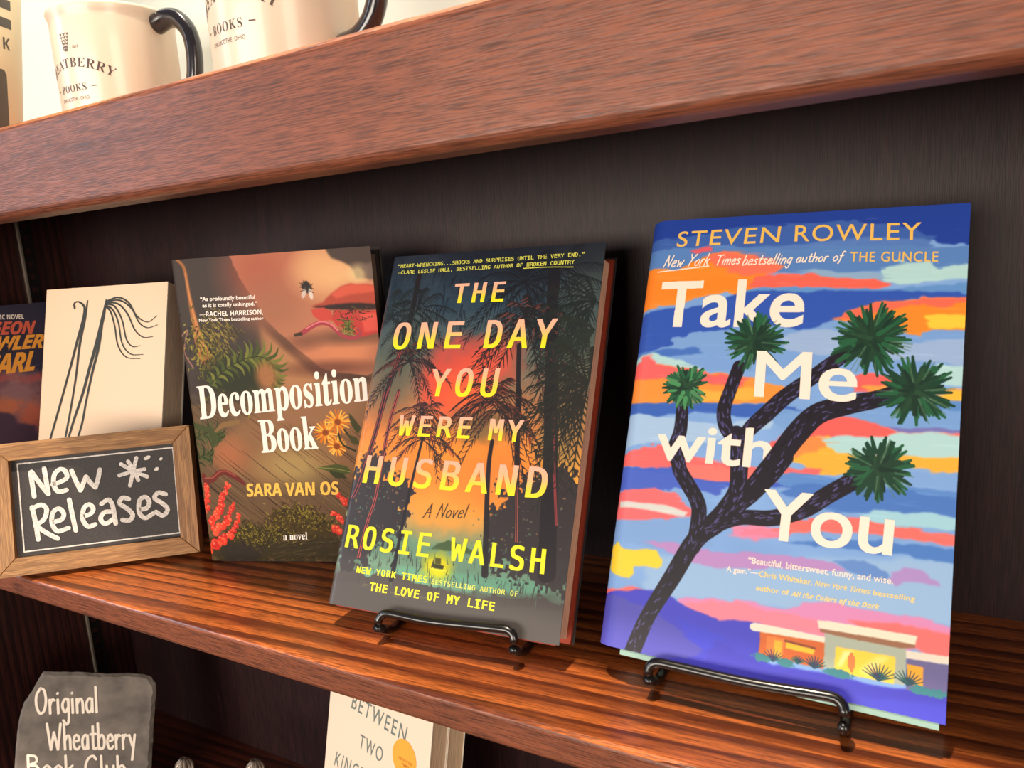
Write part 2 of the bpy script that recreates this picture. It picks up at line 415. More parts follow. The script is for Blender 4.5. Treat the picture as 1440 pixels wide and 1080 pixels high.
# ---------------------------------------------------------------- painting the cover pictures (all in mm on the cover)
class Paint:
    def __init__(self, W, H, col, ppm=5.0, seed=1):
        self.W, self.H, self.k = W, H, ppm
        self.w, self.h = int(W * ppm), int(H * ppm)
        self.c = np.empty((self.h, self.w, 3)); self.c[:] = col
        self.x = (np.arange(self.w) + .5) / ppm; self.y = (np.arange(self.h) + .5) / ppm
        self.nc = {}; self.seed = seed
    def noise(self, sx, sy=None, seed=0):
        sy = sy or sx; key = (sx, sy, seed)
        if key not in self.nc:
            rng = np.random.RandomState(self.seed * 1000 + seed * 17 + int(sx * 10))
            nx, ny = int(self.W / sx) + 3, int(self.H / sy) + 3
            g = rng.rand(ny, nx) * 2 - 1
            fx, fy = self.x / sx, self.y / sy
            ix, iy = fx.astype(int), fy.astype(int)
            tx, ty = fx - ix, fy - iy
            tx = tx * tx * (3 - 2 * tx); ty = (ty * ty * (3 - 2 * ty))[:, None]
            a = g[iy][:, ix] * (1 - tx) + g[iy][:, ix + 1] * tx
            b = g[iy + 1][:, ix] * (1 - tx) + g[iy + 1][:, ix + 1] * tx
            self.nc[key] = a * (1 - ty) + b * ty
        return self.nc[key]
    def box(self, x0, x1, y0, y1):
        return max(0, int(x0 * self.k)), min(self.w, int(x1 * self.k) + 2), max(0, int(y0 * self.k)), min(self.h, int(y1 * self.k) + 2)
    def blend(self, b, mask, col):
        x0, x1, y0, y1 = b
        s = self.c[y0:y1, x0:x1]
        s += (np.array(col, float) - s) * mask[..., None]
    def poly(self, pts, col, warp=0.0, soft=0.15, a=1.0, ws=6.0, wy=None):
        xs = [p[0] for p in pts]; ys = [p[1] for p in pts]; g = warp + soft * 3 + 1
        x0, x1, y0, y1 = b = self.box(min(xs) - g, max(xs) + g, min(ys) - g, max(ys) + g)
        if x1 - x0 < 1 or y1 - y0 < 1: return
        X, Y = np.meshgrid(self.x[x0:x1], self.y[y0:y1])
        if warp:
            X = X + self.noise(ws, (wy or ws) * .5, 1)[y0:y1, x0:x1] * warp * 1.6 + self.noise(ws * .3, ws * .12, 2)[y0:y1, x0:x1] * warp * .8
            Y = Y + self.noise(ws, (wy or ws) * .5, 3)[y0:y1, x0:x1] * warp * .8 + self.noise(ws * .3, ws * .15, 4)[y0:y1, x0:x1] * warp * .4
        ins = np.zeros(X.shape, bool)
        n = len(pts)
        for i in range(n):
            ax, ay = pts[i]; bx, by = pts[(i + 1) % n]
            if ay == by: continue
            ins ^= ((ay > Y) != (by > Y)) & (X < (bx - ax) * (Y - ay) / (by - ay) + ax)
        m = ins.astype(float)
        r = max(1, int(soft * self.k))
        for _ in range(2):
            m = self.blur(m, r)
        self.blend(b, m * a, col)
    @staticmethod
    def blur(m, r):
        for ax in (0, 1):
            p = np.pad(m, [(r + 1, r) if i == ax else (0, 0) for i in (0, 1)], mode='edge')
            c = np.cumsum(p, axis=ax); n = 2 * r + 1
            m = (c[n:] - c[:-n]) / n if ax == 0 else (c[:, n:] - c[:, :-n]) / n
        return m
    def stroke(self, pts, wd, col, a=1.0, smooth=True, soft=0.12, k=5):
        P = smoothpath(pts, k) if smooth and len(pts) > 2 else pts
        n = len(P)
        w = np.full(n, float(wd)) if not isinstance(wd, (tuple, list)) else np.interp(np.linspace(0, 1, n), np.linspace(0, 1, len(wd)), wd)
        g = w.max() / 2 + 1
        xs = [p[0] for p in P]; ys = [p[1] for p in P]
        x0, x1, y0, y1 = b = self.box(min(xs) - g, max(xs) + g, min(ys) - g, max(ys) + g)
        if x1 - x0 < 1 or y1 - y0 < 1: return
        X, Y = np.meshgrid(self.x[x0:x1], self.y[y0:y1])
        d = np.full(X.shape, 1e9)
        for i in range(n - 1):
            ax, ay = P[i]; bx, by = P[i + 1]
            vx, vy = bx - ax, by - ay; l = vx * vx + vy * vy + 1e-9
            t = np.clip(((X - ax) * vx + (Y - ay) * vy) / l, 0, 1)
            d = np.minimum(d, np.hypot(X - ax - vx * t, Y - ay - vy * t) - (w[i] + (w[i + 1] - w[i]) * t) / 2)
        self.blend(b, np.clip(0.5 - d / (2 * soft), 0, 1) * a, col)
    def blob(self, cx, cy, rx, ry, col, a=1.0, soft=0.5, rough=0.0, ns=3.0, rot=0.0, seed=0):
        R = max(rx, ry) * (1 + soft + rough)
        x0, x1, y0, y1 = b = self.box(cx - R, cx + R, cy - R, cy + R)
        if x1 - x0 < 1 or y1 - y0 < 1: return
        X, Y = np.meshgrid(self.x[x0:x1] - cx, self.y[y0:y1] - cy)
        c, s = math.cos(rot), math.sin(rot)
        d = np.hypot((X * c + Y * s) / rx, (-X * s + Y * c) / ry)
        if rough:
            d = d + rough * (self.noise(ns, None, 5 + seed)[y0:y1, x0:x1] * .6 + self.noise(ns * .35, None, 6 + seed)[y0:y1, x0:x1] * .6)
        self.blend(b, np.clip((1 - d) / max(soft, 1e-3) + .5, 0, 1) * a, col)
    def vgrad(self, stops):
        ys = [s[0] for s in stops]
        for i in range(3):
            self.c[..., i] = np.interp(self.y, ys, [s[1][i] for s in stops])[:, None]
    def speckle(self, amp, s, seed=9):
        self.c += (self.noise(s, None, seed) * amp)[..., None]
    def text(self, s, q, col, style='gill', off=0.0, space=1.0, ref='H'):
        v, f, _ = text_quad(s, q, style, off, space, ref)
        for t in f:
            self.tri([v[i] for i in t], col)
    def tri(self, p, col):
        x0, x1, y0, y1 = b = self.box(min(q[0] for q in p) - .3, max(q[0] for q in p) + .3, min(q[1] for q in p) - .3, max(q[1] for q in p) + .3)
        X, Y = np.meshgrid(self.x[x0:x1], self.y[y0:y1])
        ins = np.zeros(X.shape, bool); n = len(p)
        for i in range(n):
            ax, ay = p[i]; bx, by = p[(i + 1) % n]
            if ay == by: continue
            ins ^= ((ay > Y) != (by > Y)) & (X < (bx - ax) * (Y - ay) / (by - ay) + ax)
        self.blend(b, ins.astype(float), col)
    def palm(self, cx, cy, r, n, col, seed, droop=0.5, a=1.0, rim=None, lo=-0.4, hi=3.5):
        rng = random.Random(seed)
        for i in range(n):
            ang = lo + (hi - lo) * (i + rng.random() * .7) / n
            L = r * rng.uniform(.75, 1.1); dp = droop * rng.uniform(.7, 1.3)
            pt = lambda t: (cx + L * t * math.cos(ang), cy + L * t * math.sin(ang) - dp * L * t * t)
            self.stroke([pt(t) for t in (0, .3, .6, 1)], (r * .03, r * .012), col, a, k=3)
            for j in range(13):
                t = .16 + .84 * j / 12
                p0 = pt(t); l = r * .25 * (1.05 - .7 * abs(t - .4)) * rng.uniform(.7, 1.1)
                for s in (-1, 1):
                    q = ang + s * rng.uniform(.7, 1.15)
                    p1 = (p0[0] + l * math.cos(q) * .8, p0[1] + l * math.sin(q) * .5 - l * .55)
                    c = rim if (rim and rng.random() < .22) else col
                    self.stroke([p0, p1], (r * .026, r * .008), c, a, False)

# ================================================================ cover picture: desert sunset with a many-armed yucca tree
NV, MB_, SB, CF, PB, LC = (34,64,154), (80,130,206), (88,130,192), (128,168,222), (150,188,224), (176,214,214)
OR, CO, YE, PU, IN, PK = (255,138,44), (250,98,92), (255,202,64), (182,138,196), (66,66,192), (244,132,150)
def paint_sunset(W, H):
    B = Paint(W * 1000, H * 1000, CF, 5.5, 3)
    p = lambda q, c, w=1.3, s=.5, a=1.0: B.poly(q, c, w, s, a, 9.0, 4.0)
    B.speckle(7, 14)
    p([(-23.3,182.4),(32.2,183.7),(154.4,188.3),(155.9,149.5),(79.2,143.4),(-17.9,145.7)], (120,160,216))
    p([(-7.2,240.8),(159.3,234.1),(160.3,206.0),(137.4,211.2),(112.9,213.9),(73.2,211.9),(41.3,211.7),(-6.3,208.6)], NV)
    p([(0.9,217.7),(31.3,219.6),(52.1,223.4),(99.4,222.9),(128.6,219.2),(142.0,212.4),(137.6,206.9),(73.6,208.0),(13.4,209.6),(-3.2,210.2)], (70,108,178), 1.6, .5, .75)
    p([(-5.1,212.0),(41.2,212.6),(73.4,209.6),(113.1,210.2),(160.3,206.7),(160.6,197.7),(101.3,195.7),(-5.4,201.7)], SB)
    p([(-5.5,202.3),(19.3,200.2),(37.1,208.7),(53.5,208.5),(66.9,204.4),(74.3,199.9),(66.3,195.5),(61.0,191.0),(58.2,183.2),(46.9,186.5),(24.8,180.9),(-5.3,176.0)], OR)
    p([(34.1,207.6),(44.6,208.8),(62.4,207.2),(74.3,200.3),(69.1,195.8),(51.9,195.8),(42.4,200.9)], (250,110,96), 1.6, .8, .85)
    p([(24.4,210.8),(35.1,212.8),(37.7,210.3),(29.3,209.1)], (226,92,104), .6)
    p([(59.2,194.7),(74.6,196.1),(107.8,194.9),(124.2,189.9),(114.5,187.7),(88.8,189.0),(59.1,188.8)], (252,102,84))
    p([(-1.2,195.7),(54.9,194.5),(61.2,188.9),(24.5,183.5),(-4.0,179.0)], (255,132,38), 1.6, .8, .8)
    p([(55.6,187.5),(66.9,189.3),(124.3,188.0),(160.9,190.2),(161.1,185.2),(102.0,186.1),(75.7,183.1),(56.1,182.3)], (96,146,204))
    p([(79.9,198.6),(119.0,195.3),(121.7,191.7),(92.3,194.9)], (140,172,204), .9)
    p([(118.3,196.8),(126.0,200.8),(137.9,200.7),(142.7,197.4),(158.4,198.9),(158.6,192.6),(144.0,192.6),(132.6,189.3),(121.7,191.4)], LC)
    p([(-5.0,174.0),(32.7,179.3),(52.8,186.4),(64.2,187.3),(99.4,186.9),(161.1,185.5),(161.2,181.7),(132.9,182.7),(110.1,178.5),(100.5,171.3),(82.6,166.1),(76.9,169.6),(46.1,166.5),(27.0,162.2),(23.8,156.3),(-6.9,151.3)], (50,86,178))
    p([(22.3,162.1),(77.0,168.4),(85.3,166.3),(77.7,161.0),(35.3,156.2),(21.6,155.0)], (120,160,214), 1.2)
    p([(99.2,171.8),(109.5,178.5),(119.8,181.7),(161.1,183.3),(161.7,167.8),(142.9,168.4),(138.5,165.3),(126.8,165.9),(115.7,169.1)], OR)
    p([(99.2,171.8),(109.5,178.5),(119.8,181.7),(161.1,183.3),(161.3,179.8),(127.2,178.8),(110.6,172.4)], (252,104,88), 1.4, .7, .9)
    p([(138.6,174.4),(144.8,175.3),(161.5,173.9),(161.7,168.6),(140.6,168.6)], YE, 1.0, .4)
    p([(80.0,165.2),(97.0,167.5),(116.3,159.0),(161.8,164.8),(162.3,151.3),(91.5,154.3),(76.6,157.3)], (152,178,216))
    p([(-5.3,151.8),(35.3,156.2),(38.5,153.9),(1.7,148.8),(-6.4,147.7)], (70,112,190))
    p([(-7.8,146.0),(-0.4,149.9),(10.8,153.1),(31.6,148.7),(40.3,145.2),(28.0,140.8),(-7.3,142.0)], LC)
    p([(-10.2,139.4),(13.2,146.8),(36.7,143.8),(65.7,141.4),(82.5,136.1),(72.5,128.3),(38.6,127.1),(-9.6,123.1)], (255,146,60))
    p([(-10.6,141.9),(10.6,152.1),(13.5,146.8),(36.7,143.8),(64.4,141.0),(60.7,136.4),(40.3,138.4),(18.9,138.9),(-9.7,135.9)], (250,100,98), 1.5, .6)
    p([(27.3,133.4),(66.3,135.5),(72.2,131.5),(41.5,127.6),(26.4,128.7)], (255,182,70), 1.4, .7, .8)
    p([(112.4,144.9),(124.4,145.5),(130.4,143.0),(123.6,138.1),(110.5,136.0)], CO)
    p([(115.2,139.3),(129.4,140.6),(140.9,139.3),(162.6,140.8),(162.7,139.5),(117.8,135.9)], (255,160,70), 1)
    p([(138.2,148.8),(143.7,151.0),(162.3,151.6),(162.7,140.5),(138.4,144.1)], LC)
    p([(143.8,137.6),(162.7,140.0),(162.9,134.1),(145.6,133.8)], (255,186,60))
    p([(-11.4,124.1),(38.5,127.4),(72.5,127.8),(91.1,127.3),(73.1,121.2),(42.1,121.9),(15.3,118.5),(-14.0,119.1)], (58,98,184))
    p([(-13.5,115.2),(8.9,119.1),(51.3,117.2),(81.0,122.1),(73.6,115.8),(49.3,108.7),(-11.1,98.8)], (164,194,226))
    p([(72.8,124.3),(106.0,130.8),(163.0,131.8),(163.4,120.5),(130.5,119.7),(106.4,124.2),(81.5,116.5)], (118,160,214))
    p([(115.3,136.8),(162.9,134.6),(163.0,130.6),(118.1,130.9)], (92,138,202))
    p([(75.5,109.6),(84.2,116.4),(104.0,123.7),(116.2,123.5),(128.2,119.4),(163.4,121.0),(163.5,116.2),(126.2,114.5),(98.4,114.4),(74.6,105.3)], CO)
    p([(124.6,121.2),(163.3,123.0),(163.3,121.5),(130.6,119.3)], (120,100,170), .8, .3, .7)
    p([(85.0,107.0),(102.1,115.4),(106.3,109.0),(119.6,107.3),(163.6,114.1),(164.0,103.0),(142.7,103.2),(131.5,103.3),(102.3,95.8),(86.8,100.9)], (255,176,60))
    p([(81.0,108.0),(98.4,115.1),(102.3,112.4),(90.4,103.4),(81.4,102.5)], (255,140,70), 1.2, .6)
    p([(98.6,112.3),(107.1,115.1),(126.1,115.8),(129.4,119.0),(146.2,120.4),(155.0,118.8),(163.4,120.5),(163.6,113.7),(142.4,108.2),(128.8,109.5),(107.6,106.9)], LC)
    p([(-8.8,94.4),(2.1,98.0),(18.8,103.1),(31.0,102.7),(44.7,98.8),(64.6,96.8),(98.3,99.3),(101.1,95.8),(70.3,93.3),(27.8,91.9),(-9.7,89.6)], (248,106,104))
    p([(-9.6,88.8),(32.2,92.9),(70.4,92.7),(98.7,94.5),(96.5,90.5),(-8.2,79.0)], (66,96,196))
    p([(99.9,94.9),(137.1,102.8),(164.0,102.0),(164.4,92.3),(100.7,84.3)], (126,166,220))
    p([(20.5,46.5),(159.9,67.5),(160.9,40.3),(94.6,35.0),(23.0,27.3)], (150,184,222), 1.3, 1.2)
    # lower half
    p([(-8.9,88.7),(29.5,89.9),(57.7,86.6),(53.7,81.3),(32.1,82.0),(-7.1,76.1)], (74,100,198))
    p([(30.6,94.4),(89.5,96.1),(89.8,93.2),(70.5,89.5),(36.0,88.7)], (248,120,110), 1.1)
    p([(70.1,94.0),(89.5,96.8),(116.0,94.0),(158.8,95.7),(158.9,91.8),(116.4,87.8),(90.1,88.9)], (92,138,204))
    p([(89.9,91.7),(128.5,93.4),(158.9,91.8),(159.2,85.3),(104.1,80.7),(83.6,85.2)], (76,120,194))
    p([(-10.0,72.2),(12.8,80.6),(32.2,81.3),(38.2,76.6),(43.7,68.9),(33.9,66.5),(21.3,65.7),(-8.3,60.7)], (248,110,112))
    p([(1.8,72.0),(28.3,73.8),(39.9,71.3),(38.4,68.1),(25.7,69.4),(2.2,69.2)], (214,214,208), .7)
    p([(-8.2,60.3),(34.0,66.1),(52.7,63.5),(53.5,56.2),(19.9,51.0),(-7.2,53.2)], (126,164,216))
    p([(66.9,67.0),(80.8,69.7),(91.3,74.4),(117.0,78.8),(129.4,77.8),(159.5,76.1),(159.7,72.0),(129.8,71.7),(104.8,71.0),(78.5,64.6),(64.4,63.4)], (252,112,104))
    p([(61.0,68.3),(80.7,70.7),(86.6,66.7),(73.1,62.1),(60.1,62.8)], (240,130,160), 1.4, .7, .85)
    p([(117.6,80.0),(124.1,83.8),(159.2,84.7),(159.4,78.9),(135.4,77.3),(120.8,77.9)], (160,206,220))
    p([(84.1,63.5),(105.1,67.6),(129.8,70.3),(159.8,70.0),(160.0,64.5),(130.1,65.1),(102.8,63.5)], (76,124,196))
    p([(17.1,54.4),(35.3,55.6),(53.6,54.7),(92.7,58.3),(105.8,57.4),(114.9,54.6),(86.5,51.5),(54.6,45.8),(42.4,47.8)], PU, 1.2)
    p([(108.4,57.5),(114.5,59.9),(120.7,60.6),(129.4,57.0),(132.1,52.5),(116.2,53.5)], (100,140,204), .9)
    p([(130.6,57.7),(137.5,60.5),(144.5,59.6),(151.0,54.6),(137.8,54.6),(132.4,51.0)], (172,140,200), .9)
    p([(-0.5,50.1),(3.4,51.3),(7.4,48.8),(9.7,47.9),(25.6,50.7),(30.8,45.9),(27.8,42.0),(21.9,41.9),(15.7,40.2),(13.7,34.4),(9.5,34.0),(0.7,36.5)], (252,208,56), .9)
    p([(-4.7,25.0),(16.1,30.9),(23.6,29.5),(-4.2,21.4)], (250,112,108), .8)
    p([(40.0,29.0),(56.1,32.0),(75.8,34.2),(86.7,33.5),(97.0,38.2),(115.9,39.6),(131.6,40.5),(161.0,39.1),(161.5,24.7),(143.9,26.9),(106.0,21.3),(76.9,22.0),(51.7,18.3)], (216,138,184), 1.4, .5)
    p([(43.1,28.1),(67.5,32.9),(84.2,31.4),(102.7,31.2),(105.7,25.2),(76.9,22.0),(54.6,18.9)], PK, 1.3, .6)
    p([(112.7,32.5),(131.8,36.3),(161.1,36.6),(161.5,24.7),(142.7,26.6)], (250,112,110), 1.3, .6)
    p([(-5.7,20.5),(6.8,27.4),(18.0,29.4),(32.1,30.5),(46.4,25.8),(61.4,22.8),(78.0,25.6),(87.9,20.2),(83.6,8.5),(96.8,8.8),(121.6,9.4),(162.0,12.8),(162.8,-6.8),(-0.7,-13.2)], IN, .9)
    p([(-5.5,19.0),(5.4,24.9),(22.1,22.7),(40.0,15.9),(55.8,7.9),(46.2,2.3),(-2.0,-4.6)], (80,78,176), 1.0, .5)
    p([(39.5,20.2),(65.0,15.4),(58.6,8.5),(51.2,9.7)], (60,68,204), 1.0, .6, .7)
    p([(59.4,14.2),(83.8,7.2),(121.7,8.7),(162.0,11.7),(162.2,8.2),(97.4,1.1),(56.4,2.4)], (62,60,180), 1.2, .6, .8)
    # the low flat-roofed house
    q = lambda c, col, w=.12, s=.1: B.poly(c, col, w, s)
    q([(79.4,22.2),(107.4,22.9),(107.5,11.2),(79.9,11.4)], (206,100,44))
    q([(82.5,20.4),(90.5,20.7),(90.0,11.5),(82.8,11.7)], (226,126,56))
    q([(85.9,19.2),(89.3,19.3),(89.5,11.4),(86.0,11.7)], (250,176,50))
    q([(90.9,20.0),(103.3,18.9),(102.7,16.4),(90.9,16.8)], (255,190,48))
    q([(89.9,20.3),(103.6,19.5),(103.9,18.6),(90.0,19.4)], (120,60,40))
    q([(74.7,23.9),(76.6,25.1),(107.2,25.0),(107.4,22.5),(76.3,21.3),(74.9,22.1)], (232,222,202))
    q([(138.9,23.3),(155.1,23.7),(155.1,11.2),(139.6,10.1)], (104,98,146))
    q([(139.4,20.4),(145.5,20.6),(145.7,12.8),(139.6,12.8)], (255,166,44))
    q([(138.4,25.9),(155.0,26.8),(155.1,23.7),(138.6,22.7)], (228,214,196))
    q([(106.8,27.0),(138.8,28.5),(139.0,11.9),(107.2,11.9)], (168,176,158))
    q([(111.6,21.7),(135.0,22.4),(135.0,11.5),(111.7,11.2)], (255,206,66))
    q([(114.8,20.6),(118.4,21.4),(114.0,14.0),(112.3,13.6)], (255,232,150), .3, .6)
    q([(121.3,14.3),(128.0,20.9),(132.7,21.7),(125.0,11.7)], (255,224,120), .3, .8)
    B.stroke([(118.1,20.0),(118.6,13.1)], 1.3, (214,120,60)); B.stroke([(118.2,18.3),(118.3,15.0)], 2.9, (222,130,66))
    q([(104.8,28.2),(120.3,29.2),(142.0,30.0),(142.1,27.7),(137.0,26.4),(120.5,26.3),(104.9,26.6)], (150,104,76))
    q([(103.3,31.3),(107.7,31.9),(142.7,32.6),(142.1,29.0),(120.3,28.5),(104.2,28.1)], (232,222,198))
    rng = random.Random(5)
    for c, n, s in zip([(86.2,10.1),(96.6,11.4),(103.6,11.0),(129.2,11.7),(140.1,12.4)], (9, 8, 9, 11, 10), (5, 3, 5, 7, 6)):
        for i in range(n):
            t = .35 + 2.4 * i / (n - 1)
            B.stroke([c, (c[0] + s * math.cos(t), c[1] + s * .9 * math.sin(t) + .4)], (.9, .3), rng.choice([(34,70,84), (40,90,90), (60,50,90)]), smooth=False)
    for c in [(81.4,10.4),(91.4,10.2),(111.8,10.7),(115.5,10.7),(145.2,11.5),(150.2,11.4)]:
        B.blob(c[0], c[1], 4.2, 1.7, (58,126,136), 1, .3, .4, 2)
    # dry brush marks along the bands
    rb = random.Random(21)
    for i in range(420):
        x = rb.uniform(0, B.W); y = rb.uniform(62, B.H - 4); l = rb.uniform(3, 16)
        ix, iy = min(int((x + l * .5) * B.k), B.w - 1), min(int(y * B.k), B.h - 1)
        c = B.c[iy, ix] * rb.uniform(.93, 1.0) + rb.uniform(0, 22)
        B.stroke([(x, y), (x + l * .5, y + rb.uniform(-.5, .5)), (x + l, y + rb.uniform(-.6, .6))], (.2, rb.uniform(.5, 1.3), .2), tuple(np.clip(c, 0, 255)), .5, soft=.3)
    # title words that stand behind the branches
    B.text('Take', [(11.7,167.9),(86.1,168.9),(11.8,192.5)], (250,230,212), 'gill', .016)
    # tree
    TR = (34,28,38)
    limbs = [([(19.3,-4.1),(22.3,6.5),(26.5,19.1),(35.8,38.5),(45.0,57.9),(55.2,67.1)], (8,8,7.5,8.5,9,7.5)),
        ([(44.6,54.8),(45.6,70.0),(43.9,77.3),(38.0,85.5),(33.2,92.3),(31.3,100.8)], (7,7.5,7.5,7.5,7.5,6.5)),
        ([(32.9,93.3),(29.3,101.8),(31.2,110.9),(31.2,119.9),(30.4,129.0)], (6.8,7,7,6.5,6)),
        ([(50.1,66.4),(58.7,76.2),(62.8,87.2),(62.3,102.2)], (6,8.5,7.5,8)),
        ([(63.5,79.6),(62.5,96.4),(61.4,107.6),(59.5,113.2)], (8,8.5,8.5,7)),
        ([(59.2,108.9),(54.0,115.7),(52.2,124.4),(54.4,134.9),(57.5,147.0)], (6,7,7,6.5,6.5)),
        ([(60.7,107.6),(66.7,116.7),(72.9,123.6),(80.2,132.0),(91.2,141.8),(99.6,149.3),(107.9,156.0)], (6,7.5,8,8,7,7,6.5)),
        ([(60.5,73.4),(68.9,83.4),(77.8,95.1),(83.7,102.8)], (6,8.5,9,7)),
        ([(69.7,85.9),(80.1,102.3),(88.1,115.6),(96.3,125.3),(108.5,130.2),(120.3,133.7),(129.0,137.6)], (9,10,10.5,10,9,8,7)),
        ([(48.7,61.7),(56.6,68.2),(66.4,72.2),(80.4,73.8),(93.6,79.6),(103.6,87.6),(113.4,95.1),(118.7,100.6)], (7,7.5,7,7.5,8,8,8,7))]
    for pts, wd in limbs:
        B.stroke(pts, wd, TR, soft=.2)
    rng = random.Random(8)
    for step, (pts, wd) in enumerate(limbs + [limbs[8]]):
        if step == len(limbs):   # the word stands before the thin limbs and behind the stout one
            B.text('with', [(19.6,96.4),(77.3,97.1),(19.7,115.1)], (250,230,212), 'gill', .016, 1.0, 'h')
            B.stroke(pts, wd, TR, soft=.2)
        P = smoothpath(pts, 6); W_ = np.interp(np.linspace(0, 1, len(P)), np.linspace(0, 1, len(wd)), wd)
        for i in range(1, len(P) - 1):
            d = np.array(P[i + 1]) - np.array(P[i - 1]); d = d / (np.linalg.norm(d) + 1e-6); nrm = np.array((-d[1], d[0]))
            for _ in range(2):
                o = np.array(P[i]) + nrm * rng.uniform(-.4, .4) * W_[i] + d * rng.uniform(-2, 2)
                B.stroke([tuple(o), tuple(o + d * rng.uniform(1.6, 3.2) + nrm * rng.uniform(-.7, .7))], (.8, .3), rng.choice([(86,82,134), (66,60,100), (28,22,30)]), .9, False)
    for (cx, cy), r in zip([(31.7,135.2),(64.0,159.9),(116.7,162.9),(136.4,138.4),(123.7,101.7)], (12.5, 16, 18.5, 16.5, 15)):
        for i in range(150):
            t = rng.uniform(0, 6.283); r0 = r * rng.uniform(0, .55); r1 = min(r, r0 + r * rng.uniform(.3, .55))
            g = rng.random(); tone = r1 / r
            col = (24 + 16*g, 48 + 26*g, 38 + 12*g) if tone < .72 else ((38,92,60) if g < .55 else (74,142,88) if g < .8 and r < 15 else (28,64,46))
            B.stroke([(cx + r0*math.cos(t), cy + r0*math.sin(t)), (cx + r1*math.cos(t), cy + r1*math.sin(t))], (2.4, 1.1), col, 1, False)
        for i in range(12):
            t = rng.uniform(0, 6.283); r0 = r * rng.uniform(.2, .7)
            B.stroke([(cx + r0*math.cos(t), cy + r0*math.sin(t)), (cx + r*math.cos(t)*.95, cy + r*math.sin(t)*.95)], (.8, .4), (90,124,92), .6, False)
    return B.c
def ink_sunset(mb):
    C, G = 1, 2
    ink(mb, 'Me', [(66.6,132.2),(112.2,132.2),(66.0,155.3)], C, 'gill', fat=.45)
    ink(mb, 'You', [(75.5,63.9),(130.8,64.5),(76.0,86.9)], C, 'gill', fat=.45)
    ink(mb, 'STEVEN', [(17.1,213.3),(70.9,213.5),(17.5,222.0)], G, 'gill', .004, 1.12)
    ink(mb, 'ROWLEY', [(78.4,213.6),(135.0,211.9),(78.2,222.2)], G, 'gill', .004, 1.12)
    ink(mb, 'THE GUNCLE', [(105.0,201.9),(142.5,200.6),(105.0,206.8)], G, 'gill', .008, 1.1)
    hand(mb, 'New York', [(11.2,201.4),(35.7,202.0),(12.9,208.1)], .62, C, .12)
    hand(mb, 'Times', [(39.3,201.9),(52.0,202.2),(40.2,207.4)], .62, C, .12)
    hand(mb, 'bestselling', [(53.5,201.5),(77.6,201.7),(54.6,206.9)], .62, C, .12)
    hand(mb, 'author of', [(79.9,202.1),(101.5,202.4),(80.6,206.8)], .62, C, .12)
    ribbon(mb, [(8.6,198.7),(22.5,200.1),(36.3,201.5)], .6, C)
    ink(mb, '“Beautiful, bittersweet, funny, and wise.', [(71.0,51.4),(132.4,52.3),(71.1,54.2)], C, 'gill', .016)
    ink(mb, 'A gem.”—', [(61.6,45.9),(76.3,46.4),(61.6,48.4)], C, 'gill', .016)
    ink(mb, 'Chris Whitaker,', [(76.6,46.1),(100.0,46.3),(76.8,48.6)], 3, 'gill', .016)
    ink(mb, 'New York Times', [(101.0,46.2),(123.8,46.5),(101.2,48.4)], 3, 'it', .016)
    ink(mb, 'bestselling', [(124.8,46.4),(141.1,46.6),(125.0,48.5)], 3, 'gill', .016)
    ink(mb, 'author of', [(75.8,39.7),(90.5,40.0),(75.9,42.1)], 3, 'gill', .016)
    ink(mb, 'All the Colors of the Dark', [(91.5,39.9),(127.6,40.7),(91.8,42.1)], 3, 'bi', .004)

